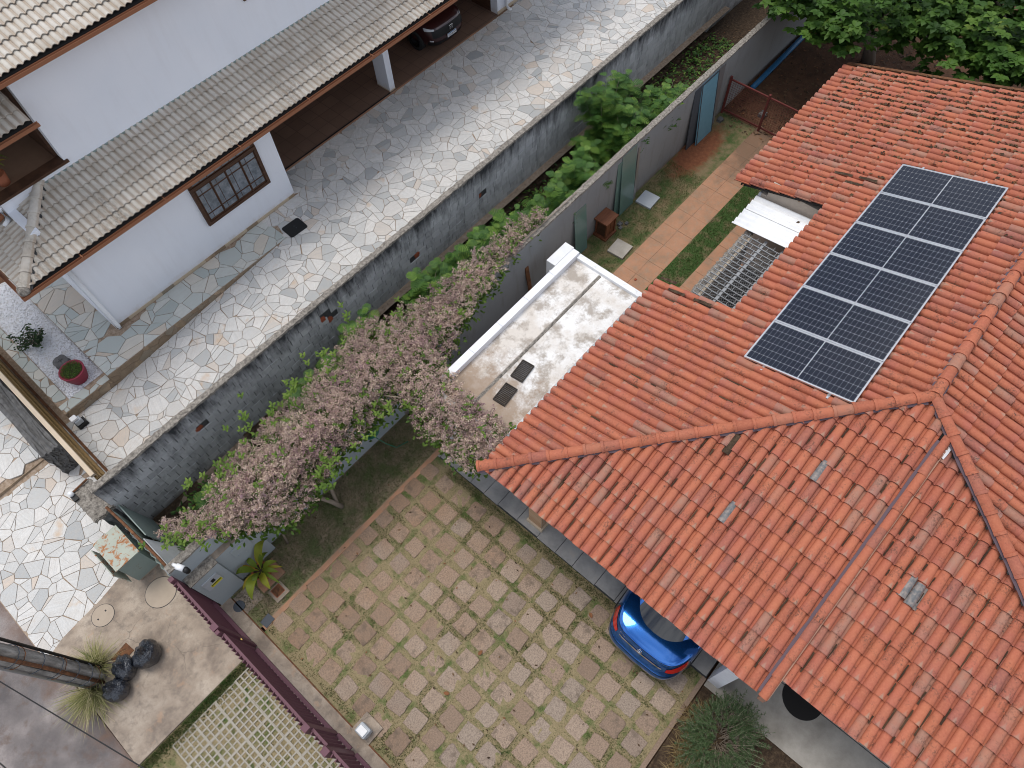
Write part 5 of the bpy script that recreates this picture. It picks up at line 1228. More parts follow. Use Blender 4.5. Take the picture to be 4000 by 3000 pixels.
S2_ = [(.2, .3, 4.1, .74), (.32, .06, 4.25, .82), (.5, .0, 4.3, .85), (.68, .02, 4.3, .855), (.8, .07, 4.28, .85), (.9, .13, 4.25, .84), (.98, .3, 4.2, .81), (1.03, .6, 4.15, .74), (1.06, 1.0, 4.0, .5), (1.065, 1.3, 3.6, .3)]
slice_body(S2_, 'body', M['maroonpaint'], car2)
S2c = [(1.0, 1.05, 4.15, .77), (1.2, 1.45, 4.05, .71), (1.4, 1.85, 3.9, .64), (1.55, 2.3, 3.7, .56), (1.58, 2.7, 3.4, .4)]
slice_body(S2c, 'cabin', M['maroonpaint'], car2, 3.2, .2); patch(S2c, 'windscreen', M['carglass'], car2, .4, .6, 1.06, 1.5, .008, 12, 6, 3.2, .2)
patch(S2_, 'grille', M['black'], car2, .41, .59, .6, .83, .008, 14, 4); patch(S2_, 'lower_grille', M['black'], car2, .36, .64, .24, .46, .008, 20, 3)
for a, b in ((.35, .44), (.65, .56)): patch(S2_, 'headlight', M['lampglass'], car2, a, b, lambda u: .80+.02*u, lambda u: .90-.035*u, .009, 10, 2)
for a, b in ((.375, .41), (.625, .59)): patch(S2_, 'fog_lamp', M['lampglass'], car2, a, b, .48, .53, .012, 5, 2)
lg = MB(); lg.box(-.004, .004, -.05, -.036, -.05, .05); lg.box(-.004, .004, .036, .05, -.05, .05); lg.box(-.003, .003, -.036, .036, -.008, .012); lg.tube([(0, -.065, -.06), (0, .065, -.06), (0, .075, .065), (0, -.075, .065), (0, -.065, -.06)], .005, 5, False)
o = lg.build('letter_emblem', M['chrome'], car2); o.location = (-.012, 0, .755)
pt = bx('number_plate', M['whitepaint'], car2, -.035, -.02, -.2, .2, .48, .6); bx('plate_band', M['pvcblue'], pt, -.0362, -.035, -.198, .198, .575, .599)
text('SGT4D07', .085, M['black'], pt, Matrix.Translation((-.037, 0, .525)) @ Matrix.Rotation(-math.pi/2, 4, 'Z') @ Matrix.Rotation(math.pi/2, 4, 'X'))
for x in (.85, 3.4):
    for y, s in ((.76, -1), (-.76, 1)): wheel(car2, x, y, s, .34)

# ================================================================ THINGS ON THE PAVEMENT
def bag(name, label, loc, rx, ry, rz_, rot, seed, tilt=(0, 0)):
    R = random.Random(seed); b = bmesh.new(); bmesh.ops.create_uvsphere(b, u_segments=40, v_segments=24, radius=1)
    ph = [R.uniform(0, 6.28) for _ in range(6)]
    for v in b.verts:
        x, y, z = v.co; a = math.atan2(y, x); r = math.hypot(x, y)
        k = max(0, z); pleat = .075*math.sin(9*a+ph[0]+1.5*z)+.05*math.sin(15*a+ph[1]+3*z)+.03*math.sin(23*a+ph[2])
        pinch = 1-.55*max(0, (z-.55)/.45)**1.3
        n_ = .06*math.sin(4*x+ph[3])*math.sin(3.4*y+ph[4])+.03*math.sin(7*y+5*z+ph[5])
        f = pinch*(1+pleat*(.35+k)+n_)
        zz = z if z > -.55 else -.55-(abs(z)-.55)*.25
        v.co = Vector((x*f*rx, y*f*ry, (zz+.66)*rz_*(1+.25*max(0, (z-.85)/.15))))
    me = bpy.data.meshes.new(name); b.to_mesh(me); b.free(); me.polygons.foreach_set('use_smooth', [True]*len(me.polygons))
    o = empty(name, loc, rot); tag(o, label, 'trash bag', 'black trash bags by the pole')
    bd = link('bag', me, M['bag'], o); bd.rotation_euler = (tilt[0], tilt[1], 0)
    kn = MB(); top = Vector((0, 0, rz_*1.72))
    for i in range(7): a = i*.9+seed; kn.add([(0, 0, top.z-.03), (.05*math.cos(a), .05*math.sin(a), top.z+R.uniform(.0, .04)), (.055*math.cos(a+.6), .055*math.sin(a+.6), top.z+R.uniform(-.02, .03))], [(0, 1, 2)])
    k_ = kn.build('knot', M['bag'], o); k_.rotation_euler = bd.rotation_euler; return o
bag('trash_bag', 'largest black trash bag, farthest from the utility pole', tuple(at(568, 2553, .3)*[1, 1, 0]), .29, .245, .33, .5, 1)
bag('trash_bag', 'crumpled black trash bag in the middle of the three', tuple(at(482, 2608, .24)*[1, 1, 0]), .265, .22, .27, 1.2, 2)
bag('trash_bag', 'black trash bag lying closest to the street edge', tuple(at(448, 2695, .24)*[1, 1, 0]), .25, .225, .27, 2.3, 3)
def disc(name, label, cat, mat, x, y, r, z, h, group=None, kids=()):
    o = MB().lathe([(r, 0), (r, h*.8), (r*.985, h), (.001, h)], n=36).build(name, mat); o.location = (x, y, z); tag(o, label, cat, group)
    for kn_, km, a in kids: bx(kn_, km, o, *a)
    return o
q = at(0+890/2.212, 2250+340/2.212); disc('manhole_cover', 'small round concrete manhole cover with two lifting holes', 'manhole cover', M['cover'], q[0], q[1], .235, -.004, .012, None, (('lifting_hole', M['black'], (-.13, -.1, -.02, .02, .0121, .0131)), ('lifting_hole', M['black'], (.08, .11, .02, .06, .0121, .0131))))
MB().lathe([(.246, 0), (.246, .003), (.236, .003)], tuple(q), 36).build('manhole_rim', M['joint'])['kind'] = 'structure'
q = at(0+1390/2.212, 2250+140/2.212); disc('manhole_cover', 'large round concrete cover next to the maroon fence corner', 'manhole cover', M['cover'], q[0], q[1], .33, -.004, .014)
MB().lathe([(.343, 0), (.343, .0035), (.331, .0035)], tuple(q), 36).build('manhole_rim', M['joint'])['kind'] = 'structure'
q = at(0+1060/2.212, 2250+680/2.212); o = bx('iron_plate', M['rust'], None, -.2, .2, -.13, .13, 0, .012); o.location = (q[0], q[1], .001); o.rotation_euler[2] = .1; tag(o, 'brown rusty inspection plate partly under the trash bags', 'cover plate')
# utility pole with conduits and steel bands
up = empty('utility_pole', (-4.42, 7.95, -.1)); tag(up, 'weathered concrete utility pole wrapped with conduits and steel bands', 'utility pole')
ku = lambda o: kid(o, up)
m = MB(); vs = []
for zz, k in ((-.1, 1.0), (10.5, .62)):
    a, b = .15*k, .11*k
    vs += [(-4.42+x*k, 7.95+y*k, zz) for x, y in ((-.15, -.12), (-.05, -.12), (-.045, -.06), (.045, -.06), (.05, -.12), (.15, -.12), (.15, .12), (.05, .12), (.045, .06), (-.045, .06), (-.05, .12), (-.15, .12))]
ku(m.add(vs, [(k, (k+1) % 12, 12+(k+1) % 12, 12+k) for k in range(12)]+[tuple(range(12, 24))]).build('shaft', M['polecon'], up))
for nm, mt, x, y, r, z1 in (('conduit', 'rust', -4.4, 7.79, .035, 4.5), ('conduit', 'zinc', -4.6, 7.86, .045, 9), ('cable', 'black', -4.24, 8.05, .028, 10), ('conduit', 'darkgrey', -4.47, 8.12, .03, 10)):
    ku(MB().tube([(x, y, 0), (x+.02, y, z1*.5), (x+.05 if x < -4.42 else x-.03, y+(.03 if y < 7.95 else -.03), z1)], r, 9).build(nm, M[mt], up, True))
for i, zz in enumerate((.35, .6, 1.05, 1.5, 1.62, 2.2, 2.75, 2.9, 3.5, 4.2, 5.0)):
    k = 1-.036*zz; P = []
    for t in range(13): a = t*math.pi/6; P.append((-4.43+.225*k*math.cos(a), 7.95+.215*k*math.sin(a), zz+.02*math.sin(a+i)))
    ku(MB().tube(P, .008, 5, False).build('steel_band', M['darkgrey' if i % 3 else 'rust'], up))
for i, (a, b, lb) in enumerate((((-60, 2660-34), (620, 3036), 'thin black overhead cable crossing the street corner'), ((-60, 2930), (150, 3110), 'thin black overhead cable at the very corner of the street'))):
    p, q = at(*a, 5.2), at(*b, 5.2); d = q-p; pts = [tuple(p+d*t/2*1.0+np.array([0, 0, 0])) for t in (-4, -2, 0, 1, 2, 4, 8)]
    tag(MB().tube(pts, .009, 5).build('overhead_cable', M['black'], None), lb, 'cable', 'overhead cables')

# ================================================================ THINGS IN THE FRONT YARD
pt = empty('potted_plant', (-.8, 6.98, 0)); tag(pt, 'terracotta pot with yellow green broad leaved plant beside the meter housing', 'potted plant')
kp = lambda o: kid(o, pt)
kp(MB().lathe([(.13, .03), (.17, .2), (.185, .3), (.2, .31), (.2, .34), (.17, .34), (.165, .3), (.001, .3)], (-.8, 6.98, 0), 24).build('pot', M['terrapot'], pt, True)); kp(MB().lathe([(.164, 0), (.001, .002)], (-.8, 6.98, .303), 24).build('soil', M['pot soil'], pt))
kp(bx('pot_base', M['path'], pt, -1.08, -.48, 6.68, 7.16, -.02, .03, bev=.008))
def bigleaf(m, base, az, L, W, rise, r):
    d = Vector((math.cos(az), math.sin(az), 0)); s = Vector((-d.y, d.x, 0)); n = 8; b = len(m.v); vs = []
    for i in range(n+1):
        t = i/n; c = Vector(base)+d*(L*t)+Vector((0, 0, rise*math.sin(t*2.2)*L-.25*t*t*L)); w = W*math.sin(math.pi*min(1, .06+t*.93))**.8*(.3 if t < .15 else 1)
        vs += [c-s*w+Vector((0, 0, .35*w)), c, c+s*w+Vector((0, 0, .35*w))]
    m.add(vs, [f_ for i in range(n) for f_ in ((i*3, i*3+1, (i+1)*3+1, (i+1)*3), (i*3+1, i*3+2, (i+1)*3+2, (i+1)*3+1))], r)
lv = MB()
for az, L, W, ri, r in ((.55, .62, .075, .9, .75), (.75, .5, .06, .7, .95), (2.6, .42, .06, 1.0, .5), (3.9, .66, .085, .8, .6), (4.5, .5, .06, .5, .8), (-.4, .38, .05, .6, .55), (1.6, .3, .05, 1.1, .4), (2.2, .45, .04, .5, 1.0), (3.3, .5, .04, .5, .9), (5.3, .4, .045, .5, .45), (.2, .35, .05, 1.2, .35), (4.1, .4, .05, 1.2, .2), (5.6, .45, .03, .3, .85), (4.9, .55, .03, .35, .3)):
    bigleaf(lv, (-.8+.03*math.cos(az), 6.98+.03*math.sin(az), .34), az, L*.98, W*1.25, ri, r)
kp(lv.build('leaves', M['leaf pot'], pt, True))
ms = MB().box(-1.04, -.70, 6.24, 6.58, -.02, .03).build('drain_box', M['concrete']); tag(ms, 'square concrete drain box with rusty lid in the lawn', 'drain cover'); ms.location = (.02, .05, 0)
bx('lid', M['rust'], ms, -.97, -.77, 6.34, 6.54, .03, .042); bx('lid_rim', M['terrapot'], ms, -.985, -.755, 6.325, 6.555, .03, .036)
o = bx('square_cover', M['darkgrey'], None, -.12, .12, -.1, .1, 0, .03, bev=.004); o.location = (-1.4, 6.17, .01); o.rotation_euler[2] = .08; tag(o, 'small slate blue square plate on the lawn edge by the fence', 'cover plate')
disc('round_cover', 'round dark grey cover beside the foot of the meter housing', 'cover', M['darkgrey'], -1.61, 6.87, .125, .0, .035, None, ())
bx('broken_paving', M['concrete'], None, -1.6, -1.12, 6.62, 7.1, -.03, .012)['kind'] = 'structure'
mo = empty('gate_motor', (-1.55, 3.03, 0)); tag(mo, 'grey gate motor on a concrete pad beside the maroon fence', 'gate motor')
kid(bx('pad', M['concrete'], mo, -1.62, -1.22, 2.82, 3.28, -.03, .06, bev=.006), mo); kid(bx('housing', M['greyplastic'], mo, -1.6, -1.38, 2.92, 3.18, .06, .3, bev=.03), mo); kid(bx('cover_cap', M['whiteplastic'], mo, -1.575, -1.43, 2.955, 3.145, .3, .325, bev=.008), mo)
hz = MB()
for k in range(9):
    c = (2.95+rng.uniform(-.03, .03), 7.36-.008*k, .75+rng.uniform(-.02, .02)); R_ = .17+rng.uniform(-.03, .03); hz.tube([(c[0]+R_*math.cos(t*.35), c[1]-.01*math.sin(t), c[2]+R_*1.15*math.sin(t*.35)) for t in range(19)], .011, 6, False)
hz.tube([(2.95, 7.3, .56), (3.05, 7.1, .3), (3.2, 6.95, .03), (3.5, 6.85, .02)], .011, 6)
hh = empty('garden_hose', (2.95, 7.38, .5)); tag(hh, 'green garden hose coiled on the grey wall under the vine', 'hose'); kid(hz.build('coil', M['hose'], hh, True), hh); kid(MB().tube([(2.95, 7.41, .9), (2.95, 7.3, .9)], .03, 8).build('hook', M['zinc'], hh), hh)
# right hand yard
q = at(3000+300/2.212, 2250+1060/2.212); disc('round_grate', 'round dark iron grate set in the concrete yard under the tiled eave', 'grate', M['dark'], q[0], q[1], .4, .002, .012)
bx('yard_joint', M['joint'], None, 4.60, 4.615, -9, -1.6, .0065, .0085)['kind'] = 'structure'


# ================================================================ THINGS IN THE SIDE YARD
dh = empty('wooden_box', (11.68, 7.2, 0)); tag(dh, 'reddish brown wooden box with overhanging flat lid on the side lawn', 'wooden box')
kd_ = lambda o: kid(o, dh)
kd_(bx('base', M['cedar'], dh, 11.42, 11.94, 6.97, 7.41, 0, .07)); kd_(bx('body', M['timber'], dh, 11.5, 11.86, 7.04, 7.36, .07, .62))
for x in (11.46, 11.85):
    for y in (7.0, 7.345): kd_(bx('corner_post', M['cedar'], dh, x, x+.04, y, y+.04, .07, .64))
for k in range(2): kd_(bx('side_panel', M['cedar'], dh, 11.52+.17*k, 11.67+.17*k, 7.03, 7.04, .1, .6))
kd_(bx('lid', M['cedar'], dh, 11.4, 11.94, 6.97, 7.41, .64, .69, bev=.006))
for x, y, mt, lb in ((13.45, 6.98, 'greyplastic', 'pale grey concrete lid on the side lawn, the farther of two'), (11.47, 6.5, 'yard', 'stained dark concrete lid on the side lawn beside the wooden box')):
    o = bx('concrete_lid', M['concrete'] if mt == 'x' else M[mt], None, -.27, .27, -.25, .25, 0, .07, bev=.008); o.location = (x, y, .0); o.rotation_euler[2] = .06; tag(o, lb, 'concrete lid')
def lean(name, label, cat, mat, x0, x1, ztop, foot, th=.012, y=7.42, edge=None):
    """a sheet leaning on the wall's face: foot = distance of its foot from the wall"""
    L = math.hypot(ztop, foot); o = empty(name, ((x0+x1)/2, y-foot, .012)); o.rotation_euler = (-math.atan2(foot-.012, ztop), 0, 0); tag(o, label, cat)
    h = (x1-x0)/2; MB().box(-h, h, 0, th, 0, L*.995).build('sheet', mat, o)
    if edge: MB().box(-h, -h+.03, -.012, -.0005, 0, L*.995).box(h-.03, h, -.012, -.0005, 0, L*.995).box(-h+.03, h-.03, -.012, -.0005, L*.97, L*.995).build('edge_frame', edge, o)
    return o
lean('glass_sheet', 'green glass sheet leaning on the grey wall next to the wooden box', 'glass sheet', M['glass'], 10.45, 10.95, 1.62, .18)
lean('glass_sheet', 'wide green glass sheet leaning on the grey wall behind the pale concrete lid', 'glass sheet', M['glass'], 12.45, 13.1, 2.1, .17)
lean('glass_sheet', 'narrow green glass sheet standing behind the wide one', 'glass sheet', M['glass'], 12.28, 12.6, 1.95, .09)
lean('wall_bracket', 'narrow rusty steel strip leaning on the grey wall', 'steel strip', M['zinc'], 13.2, 13.3, 1.9, .1)
lean('door_panel', 'light blue door panel leaning on the grey wall', 'door panel', M['boardblue'], 16.2, 17.05, 2.06, .26, .035, edge=M['darkgrey'])
lean('grey_panel', 'grey steel panel leaning behind the light blue door panel', 'panel', M['darkgrey'], 15.85, 16.8, 2.04, .14, .02)
lean('grey_panel', 'narrow grey panel to the far side of the light blue door panel', 'panel', M['zinc'], 17.02, 17.4, 2.08, .12, .02)
ac = empty('air_conditioner', (9.15, 6.75, 1.45)); tag(ac, 'white outdoor air conditioning unit above the annex edge', 'air conditioner')
ka = lambda o: kid(o, ac)
ka(bx('case', M['whiteplastic'], ac, 8.75, 9.5, 6.66, 6.94, 1.2, 1.78, bev=.015)); ka(bx('valve_cover', M['whiteplastic'], ac, 8.72, 8.75, 6.7, 6.82, 1.3, 1.5)); ka(bx('bracket', M['rust'], ac, 8.85, 8.9, 6.264, 6.9, 1.13, 1.2)); ka(bx('bracket', M['rust'], ac, 9.3, 9.35, 6.264, 6.9, 1.13, 1.2)); ka(bx('wall_arm', M['rust'], ac, 8.75, 9.4, 6.262, 6.3, 1.1, 1.2))
ka(bx('stand_leg', M['rust'], ac, 8.85, 8.9, 6.25, 6.262, 0, 1.2))
o = lean('rusty_plank', 'rusty metal plank leaning on the grey wall behind the annex', 'plank', M['rust'], 8.5, 8.62, 1.3, .2, .03)
bp = MB().tube([(19.45, 7.2, .08), (22, 7.24, .08), (25.5, 7.3, .09)], .085, 14).build('blue_pipe', M['pvcblue'], None, True); tag(bp, 'long blue plastic pipe lying along the grey wall', 'pipe')
rg = empty('mesh_gate', (17.95, 6.8, 0)); tag(rg, 'dark red wire mesh gate across the end of the side yard', 'gate')
kr = lambda o: kid(o, rg)
for y in (7.36, 6.05, 4.7): kr(bx('post', M['redgate'], rg, 17.92, 17.99, y-.03, y+.03, 0, 1.32))
for ya, yb in ((7.33, 6.08), (6.02, 4.73)):
    for zz in (.12, 1.2): kr(bx('rail', M['redgate'], rg, 17.935, 17.975, yb, ya, zz, zz+.045))
    ms_ = MB(); n = 16
    for i in range(1, n): y = yb+(ya-yb)*i/n; ms_.box(17.951, 17.957, y-.003, y+.003, .165, 1.2)
    for i in range(1, 14): zz = .165+1.035*i/14; ms_.box(17.9572, 17.962, yb, ya, zz-.003, zz+.003)
    tag(kr(ms_.build('mesh', M['redgate'], rg)), kind='stuff')
dp = MB().box(9.65, 9.85, 4.5, 4.6, 0, .18).build('drain_spout', M['zinc']); tag(dp, 'short open metal spout box on the grass below the tiled roof corner', 'spout'); 
# small stones, leaves and litter
rk = MB()
for x, y, s in ((12.1, 6.95, .05), (12.2, 7.05, .07), (12.35, 6.92, .05), (17.6, 7.2, .09), (18.6, 6.3, .12), (10.9, 5.55, .035)):
    me = lumpy(x-s, x+s, y-s*.8, y+s*.8, 0, s, 2, int(x*100), s*.15); o = link('stone', me, M['redbrick' if s < .04 else 'rubble']); tag(o, {12.1: 'small brown stone nearest the wooden box', 12.2: 'brown stone in the middle of the three beside the wooden box', 12.35: 'small stone farthest from the wooden box of the three', 17.6: 'grey stone at the foot of the mesh gate', 18.6: 'largest grey stone on the red soil behind the mesh gate', 10.9: 'little round stone on the terracotta path'}[x], 'stone', 'loose stones')
# black cover on the flagstones, gravel bed things
mt = MB().prism([(sx*.22+.07*math.cos(a), sy*.18+.07*math.sin(a)) for sx, sy, a0 in ((1, 1, 0), (-1, 1, 1), (-1, -1, 2), (1, -1, 3)) for a in [a0*math.pi/2+k*math.pi/10 for k in range(6)]], 0, .014, 0, .006).build('black_mat', M['black']); q = at(1000+335/2.212, 750+310/2.212, .46); mt.location = (q[0], q[1], zpave(q[0], q[1])+.017); mt.rotation_euler[2] = -.05; tag(mt, 'black rectangular cover with rounded corners on the flagstones', 'cover')
for yy_ in (-.05, .05): MB().lathe([(.014, 0), (.014, .004), (.001, .005)], (.02, yy_, .014), 8).build('lifting_stud', M['darkgrey'], mt)
fp = empty('flower_pot', (-.68, 14.28, .28)); tag(fp, 'large magenta pot with mossy soil on the white gravel', 'flower pot')
MB().lathe([(.2, 0), (.27, .2), (.3, .36), (.31, .4), (.28, .41), (.262, .37), (.001, .36)], n=32).build('pot', M['magenta'], fp, True); MB().lathe([(.262, 0), (.2, .02), (.001, .03)], (0, 0, .352), 24).build('soil', M['pot soil'], fp)
lg_ = lumpy(-.18, .18, -.19, .19, 0, .2, 4, 8, .015); o = link('stone_stump', lg_, M['rubble']); b_ = bmesh.new(); b_.from_mesh(lg_)
for v in b_.verts:
    r = math.hypot(v.co.x, v.co.y); mx = max(abs(v.co.x), abs(v.co.y)); 
    if r > 1e-4: k = mx/r; v.co.x *= k; v.co.y *= k
b_.to_mesh(lg_); b_.free(); o.location = (-.72, 14.95, .26); tag(o, 'round grey stone stump beside the magenta pot', 'stump')
bx('cross_mark', M['joint'], o, -.07, .07, -.008, .008, .205, .215); bx('cross_mark', M['joint'], o, -.008, .008, -.07, .07, .2052, .2152)
# ================================================================ PLANTS
def spray(m, c, n, rad, size, rfun, flat=.5):
    for _ in range(n):
        p = Vector((c[0]+rng.gauss(0, rad), c[1]+rng.gauss(0, rad), c[2]+rng.gauss(0, rad*flat)))
        a = Vector((rng.uniform(-1, 1), rng.uniform(-1, 1), rng.uniform(-.6, .6))).normalized(); b = a.cross(Vector((rng.uniform(-1, 1), rng.uniform(-1, 1), rng.uniform(-1, 1)))).normalized()
        s = size*rng.uniform(.6, 1.4); w = s*rng.uniform(.28, .5)
        m.add([p-a*s, p-b*w, p+a*s, p+b*w], [(0, 1, 2, 3)], rfun())
def leaf(m, p, d, L, W, r, droop=.25):
    d = Vector(d).normalized(); s = d.cross(Vector((0, 0, 1))); s = s.normalized() if s.length > 1e-3 else Vector((1, 0, 0)); u = s.cross(d)
    p = Vector(p); a, b, c = p+d*L*.35, p+d*L*.72-u*droop*L*.15, p+d*L-u*droop*L*.45
    m.add([p, a-s*W*.8+u*W*.25, a, a+s*W*.8+u*W*.25, b-s*W*.7+u*W*.2, b, b+s*W*.7+u*W*.2, c], [(0, 2, 1), (0, 3, 2), (1, 2, 5, 4), (2, 3, 6, 5), (4, 5, 7), (5, 6, 7)], r)
def inside(P, x, y):
    r = False; j = len(P)-1
    for i in range(len(P)):
        if (P[i][1] > y) != (P[j][1] > y) and x < (P[j][0]-P[i][0])*(y-P[i][1])/(P[j][1]-P[i][1])+P[i][0]: r = not r
        j = i
    return r
k_ = 4000/2212
def poly(*p): return [(a*k_, b*k_) for a, b in p]
def edged(P, x, y):
    d = 1e9
    for i in range(len(P)):
        a, b = P[i], P[(i+1) % len(P)]; L = (b[0]-a[0])**2+(b[1]-a[1])**2 or 1; t = max(0, min(1, ((x-a[0])*(b[0]-a[0])+(y-a[1])*(b[1]-a[1]))/L)); d = min(d, math.hypot(x-a[0]-t*(b[0]-a[0]), y-a[1]-t*(b[1]-a[1])))
    return d
# --- flowering vine: three stretches (along the wall, the great mass over the lawn, the part over the annex)
def vine(name, label, P, n, base, top, ncl=7, seed=1, ldens=.06, stems=()):
    root = empty(name, tuple(base)); tag(root, label, 'vine', 'flowering vines on the grey wall')
    fl, lv, tw = MB(), MB(), MB(); xs = [p[0] for p in P]; ys = [p[1] for p in P]; done = 0; tries = 0
    fam = 9                                   # flowers stand in panicles of nine tufts
    while done < n and tries < n*30:
        tries += 1; x, y = rng.uniform(min(xs), max(xs)), rng.uniform(min(ys), max(ys))
        if not inside(P, x, y): continue
        e = edged(P, x, y)
        z = top(x, y, min(1, e/110.0))+rng.gauss(0, .05); z -= rng.uniform(.05, .4) if rng.random() < .2 else 0
        w = at(x, y, z); az, el, L = rng.uniform(0, 6.28), rng.uniform(.05, .8), rng.uniform(.14, .32); d = Vector((math.cos(az)*math.cos(el), math.sin(az)*math.cos(el), math.sin(el)*.8))
        hue = math.sin(w[0]*2.1+1.3)*math.sin(w[1]*3.3+.4); mid = min(.95, max(.05, rng.gauss(.55-.18*hue, .15)))
        for k in range(fam):
            c = Vector(w)+d*(L*k/fam); done += 1; spray(fl, c, ncl, .038*(1.25-k/fam), .021, lambda: min(1, max(0, rng.gauss(mid, .16))), .8)
        tw.tube([tuple(Vector(w)-d*.1), tuple(Vector(w)+d*L)], .0035, 3, False)
        if rng.random() < ldens*(4 if e < 45 else 1.2):
            for _ in range(4): a = rng.uniform(0, 6.28); leaf(lv, (w[0], w[1], w[2]+rng.uniform(-.05, .1)), (math.cos(a), math.sin(a), rng.uniform(-.1, .5)), rng.uniform(.08, .13), .028, rng.random())
        for _ in range(4):      # inner leaves fill the body of the vine, coloured darker as inner shade
            a = rng.uniform(0, 6.28); leaf(lv, (w[0]+rng.gauss(0, .09), w[1]+rng.gauss(0, .09), w[2]-rng.uniform(.12, .4)), (math.cos(a), math.sin(a), rng.uniform(-.5, .2)), .11, .032, rng.random()*.7)
    for s_ in stems: tw.tube(s_[0], s_[1], 8)
    tag(kid(fl.build('flowers', M['petals'], root), root), kind='stuff'); tag(kid(lv.build('leaves', M['leaf vine'], root), root), kind='stuff'); tag(kid(tw.build('stems', M['twig'], root, True), root), kind='stuff')
    return root
PA = poly((345, 1138), (385, 1122), (430, 1102), (470, 1030), (505, 985), (560, 935), (600, 890), (640, 868), (690, 800), (740, 750), (760, 705), (800, 695), (830, 690), (880, 665), (940, 640), (985, 660), (1000, 700), (985, 745), (955, 770), (935, 815), (880, 830), (850, 880), (805, 905), (770, 950), (735, 975), (715, 1015), (690, 1050), (665, 1085), (640, 1120), (590, 1140), (540, 1140), (490, 1155), (440, 1150), (400, 1162), (352, 1150))
PB = poly((900, 665), (950, 615), (1010, 570), (1050, 535), (1085, 510), (1120, 478), (1160, 450), (1178, 455), (1168, 480), (1125, 510), (1108, 545), (1080, 570), (1062, 615), (1030, 645), (1005, 685), (960, 700), (905, 690))
PC = poly((830, 760), (880, 735), (930, 750), (965, 790), (985, 830), (1035, 880), (1080, 905), (1095, 925), (1092, 960), (1060, 985), (1040, 1018), (1000, 1005), (960, 965), (935, 950), (905, 930), (890, 890), (862, 850))
def topA(x, y, e):
    w = at(x, y, 2.4); h = 2.3+.3*e
    if w[1] < 7.25: h -= min(.75, (7.25-w[1])*.5)
    if w[1] > 7.8: h -= min(.9, (w[1]-7.8)*.7)
    return h
def topB(x, y, e): return 2.28+.25*e
def topC(x, y, e):
    w = at(x, y, 2.6)
    return (2.62+.2*e) if w[0] > 4.0 else 2.62+.15*e-min(.9, (4.0-w[0])*.8)
tr1 = ([(1.35, 6.85, 0), (1.25, 6.95, .35), (1.1, 7.1, .7), (1.12, 7.25, 1.2), (1.2, 7.3, 1.9), (1.3, 7.45, 2.3)], [.06, .055, .05, .045, .04, .03])
tr2 = ([(1.3, 6.9, .1), (1.45, 7.15, .6), (1.5, 7.3, 1.3), (1.7, 7.4, 2.2)], [.05, .04, .03, .025]); tr3 = ([(-.02, 7.15, 0), (.05, 7.2, .5), (0, 7.28, 1.0), (.1, 7.35, 2.2)], [.03, .025, .02, .015])
vine('flowering_vine', 'large mass of tan and mauve flowering vine draped over the grey wall above the lawn', PA, 15000, (1.3, 7.0, 0), topA, 7, stems=(tr1, tr2, tr3))
vine('flowering_vine', 'narrow tail of the flowering vine trailing along the top of the grey wall', PB, 4300, (7, 7.5, 2.1), topB, 6, ldens=.12, stems=(([(4, 7.5, 2.25), (6, 7.52, 2.3), (8, 7.5, 2.24), (10.6, 7.5, 2.22)], [.025, .02, .015, .01]),))
vine('flowering_vine', 'flowering vine spilling over the annex parapet and the corner of the orange tiled roof', PC, 5200, (4.1, 5.6, 2.4), topC, 6, stems=(([(3.9, 6.2, 2.4), (4.1, 5.4, 2.6), (3.95, 4.6, 2.66), (3.8, 4.2, 2.8)], [.03, .025, .02, .01]), ([(3.2, 7.3, 2.3), (3.6, 6.6, 2.4), (4.0, 5.9, 2.55)], [.014, .012, .01])))
# bright leafy shoots along the alley side of the vine
sh = MB(); st = MB()
for px, py in poly((430, 1060), (470, 1020), (540, 930), (560, 915), (610, 860), (640, 850), (700, 790), (760, 700), (850, 690), (500, 1000), (790, 920), (730, 990), (700, 1010), (820, 880), (1060, 930), (1075, 945), (960, 640), (590, 880), (680, 810), (400, 1150), (380, 1170), (450, 1155), (720, 980), (690, 1030), (905, 825), (860, 870)):
    for _ in range(6):
        w = at(px+rng.gauss(0, 38), py+rng.gauss(0, 38), 2.45+rng.uniform(-.2, .12)); h = rng.uniform(.1, .25)
        for k in range(6): a = k*1.9+rng.random(); leaf(sh, (w[0], w[1], w[2]+h*k/6), (math.cos(a), math.sin(a), .5), .10, .026, .35+.65*rng.random())
vr = empty('climbing_shrub', (3.0, 7.8, 0)); tag(vr, 'bright green leafy shoots poking out along the edge of the flowering vine', 'climber'); tag(kid(sh.build('leaves', M['leaf vine'], vr), vr), kind='stuff')
kid(MB().tube([(2.8, 7.8, 0), (2.9, 7.75, 1.2), (3.0, 7.65, 2.3)], [.03, .025, .015], 7).build('stem', M['twig'], vr, True), vr)

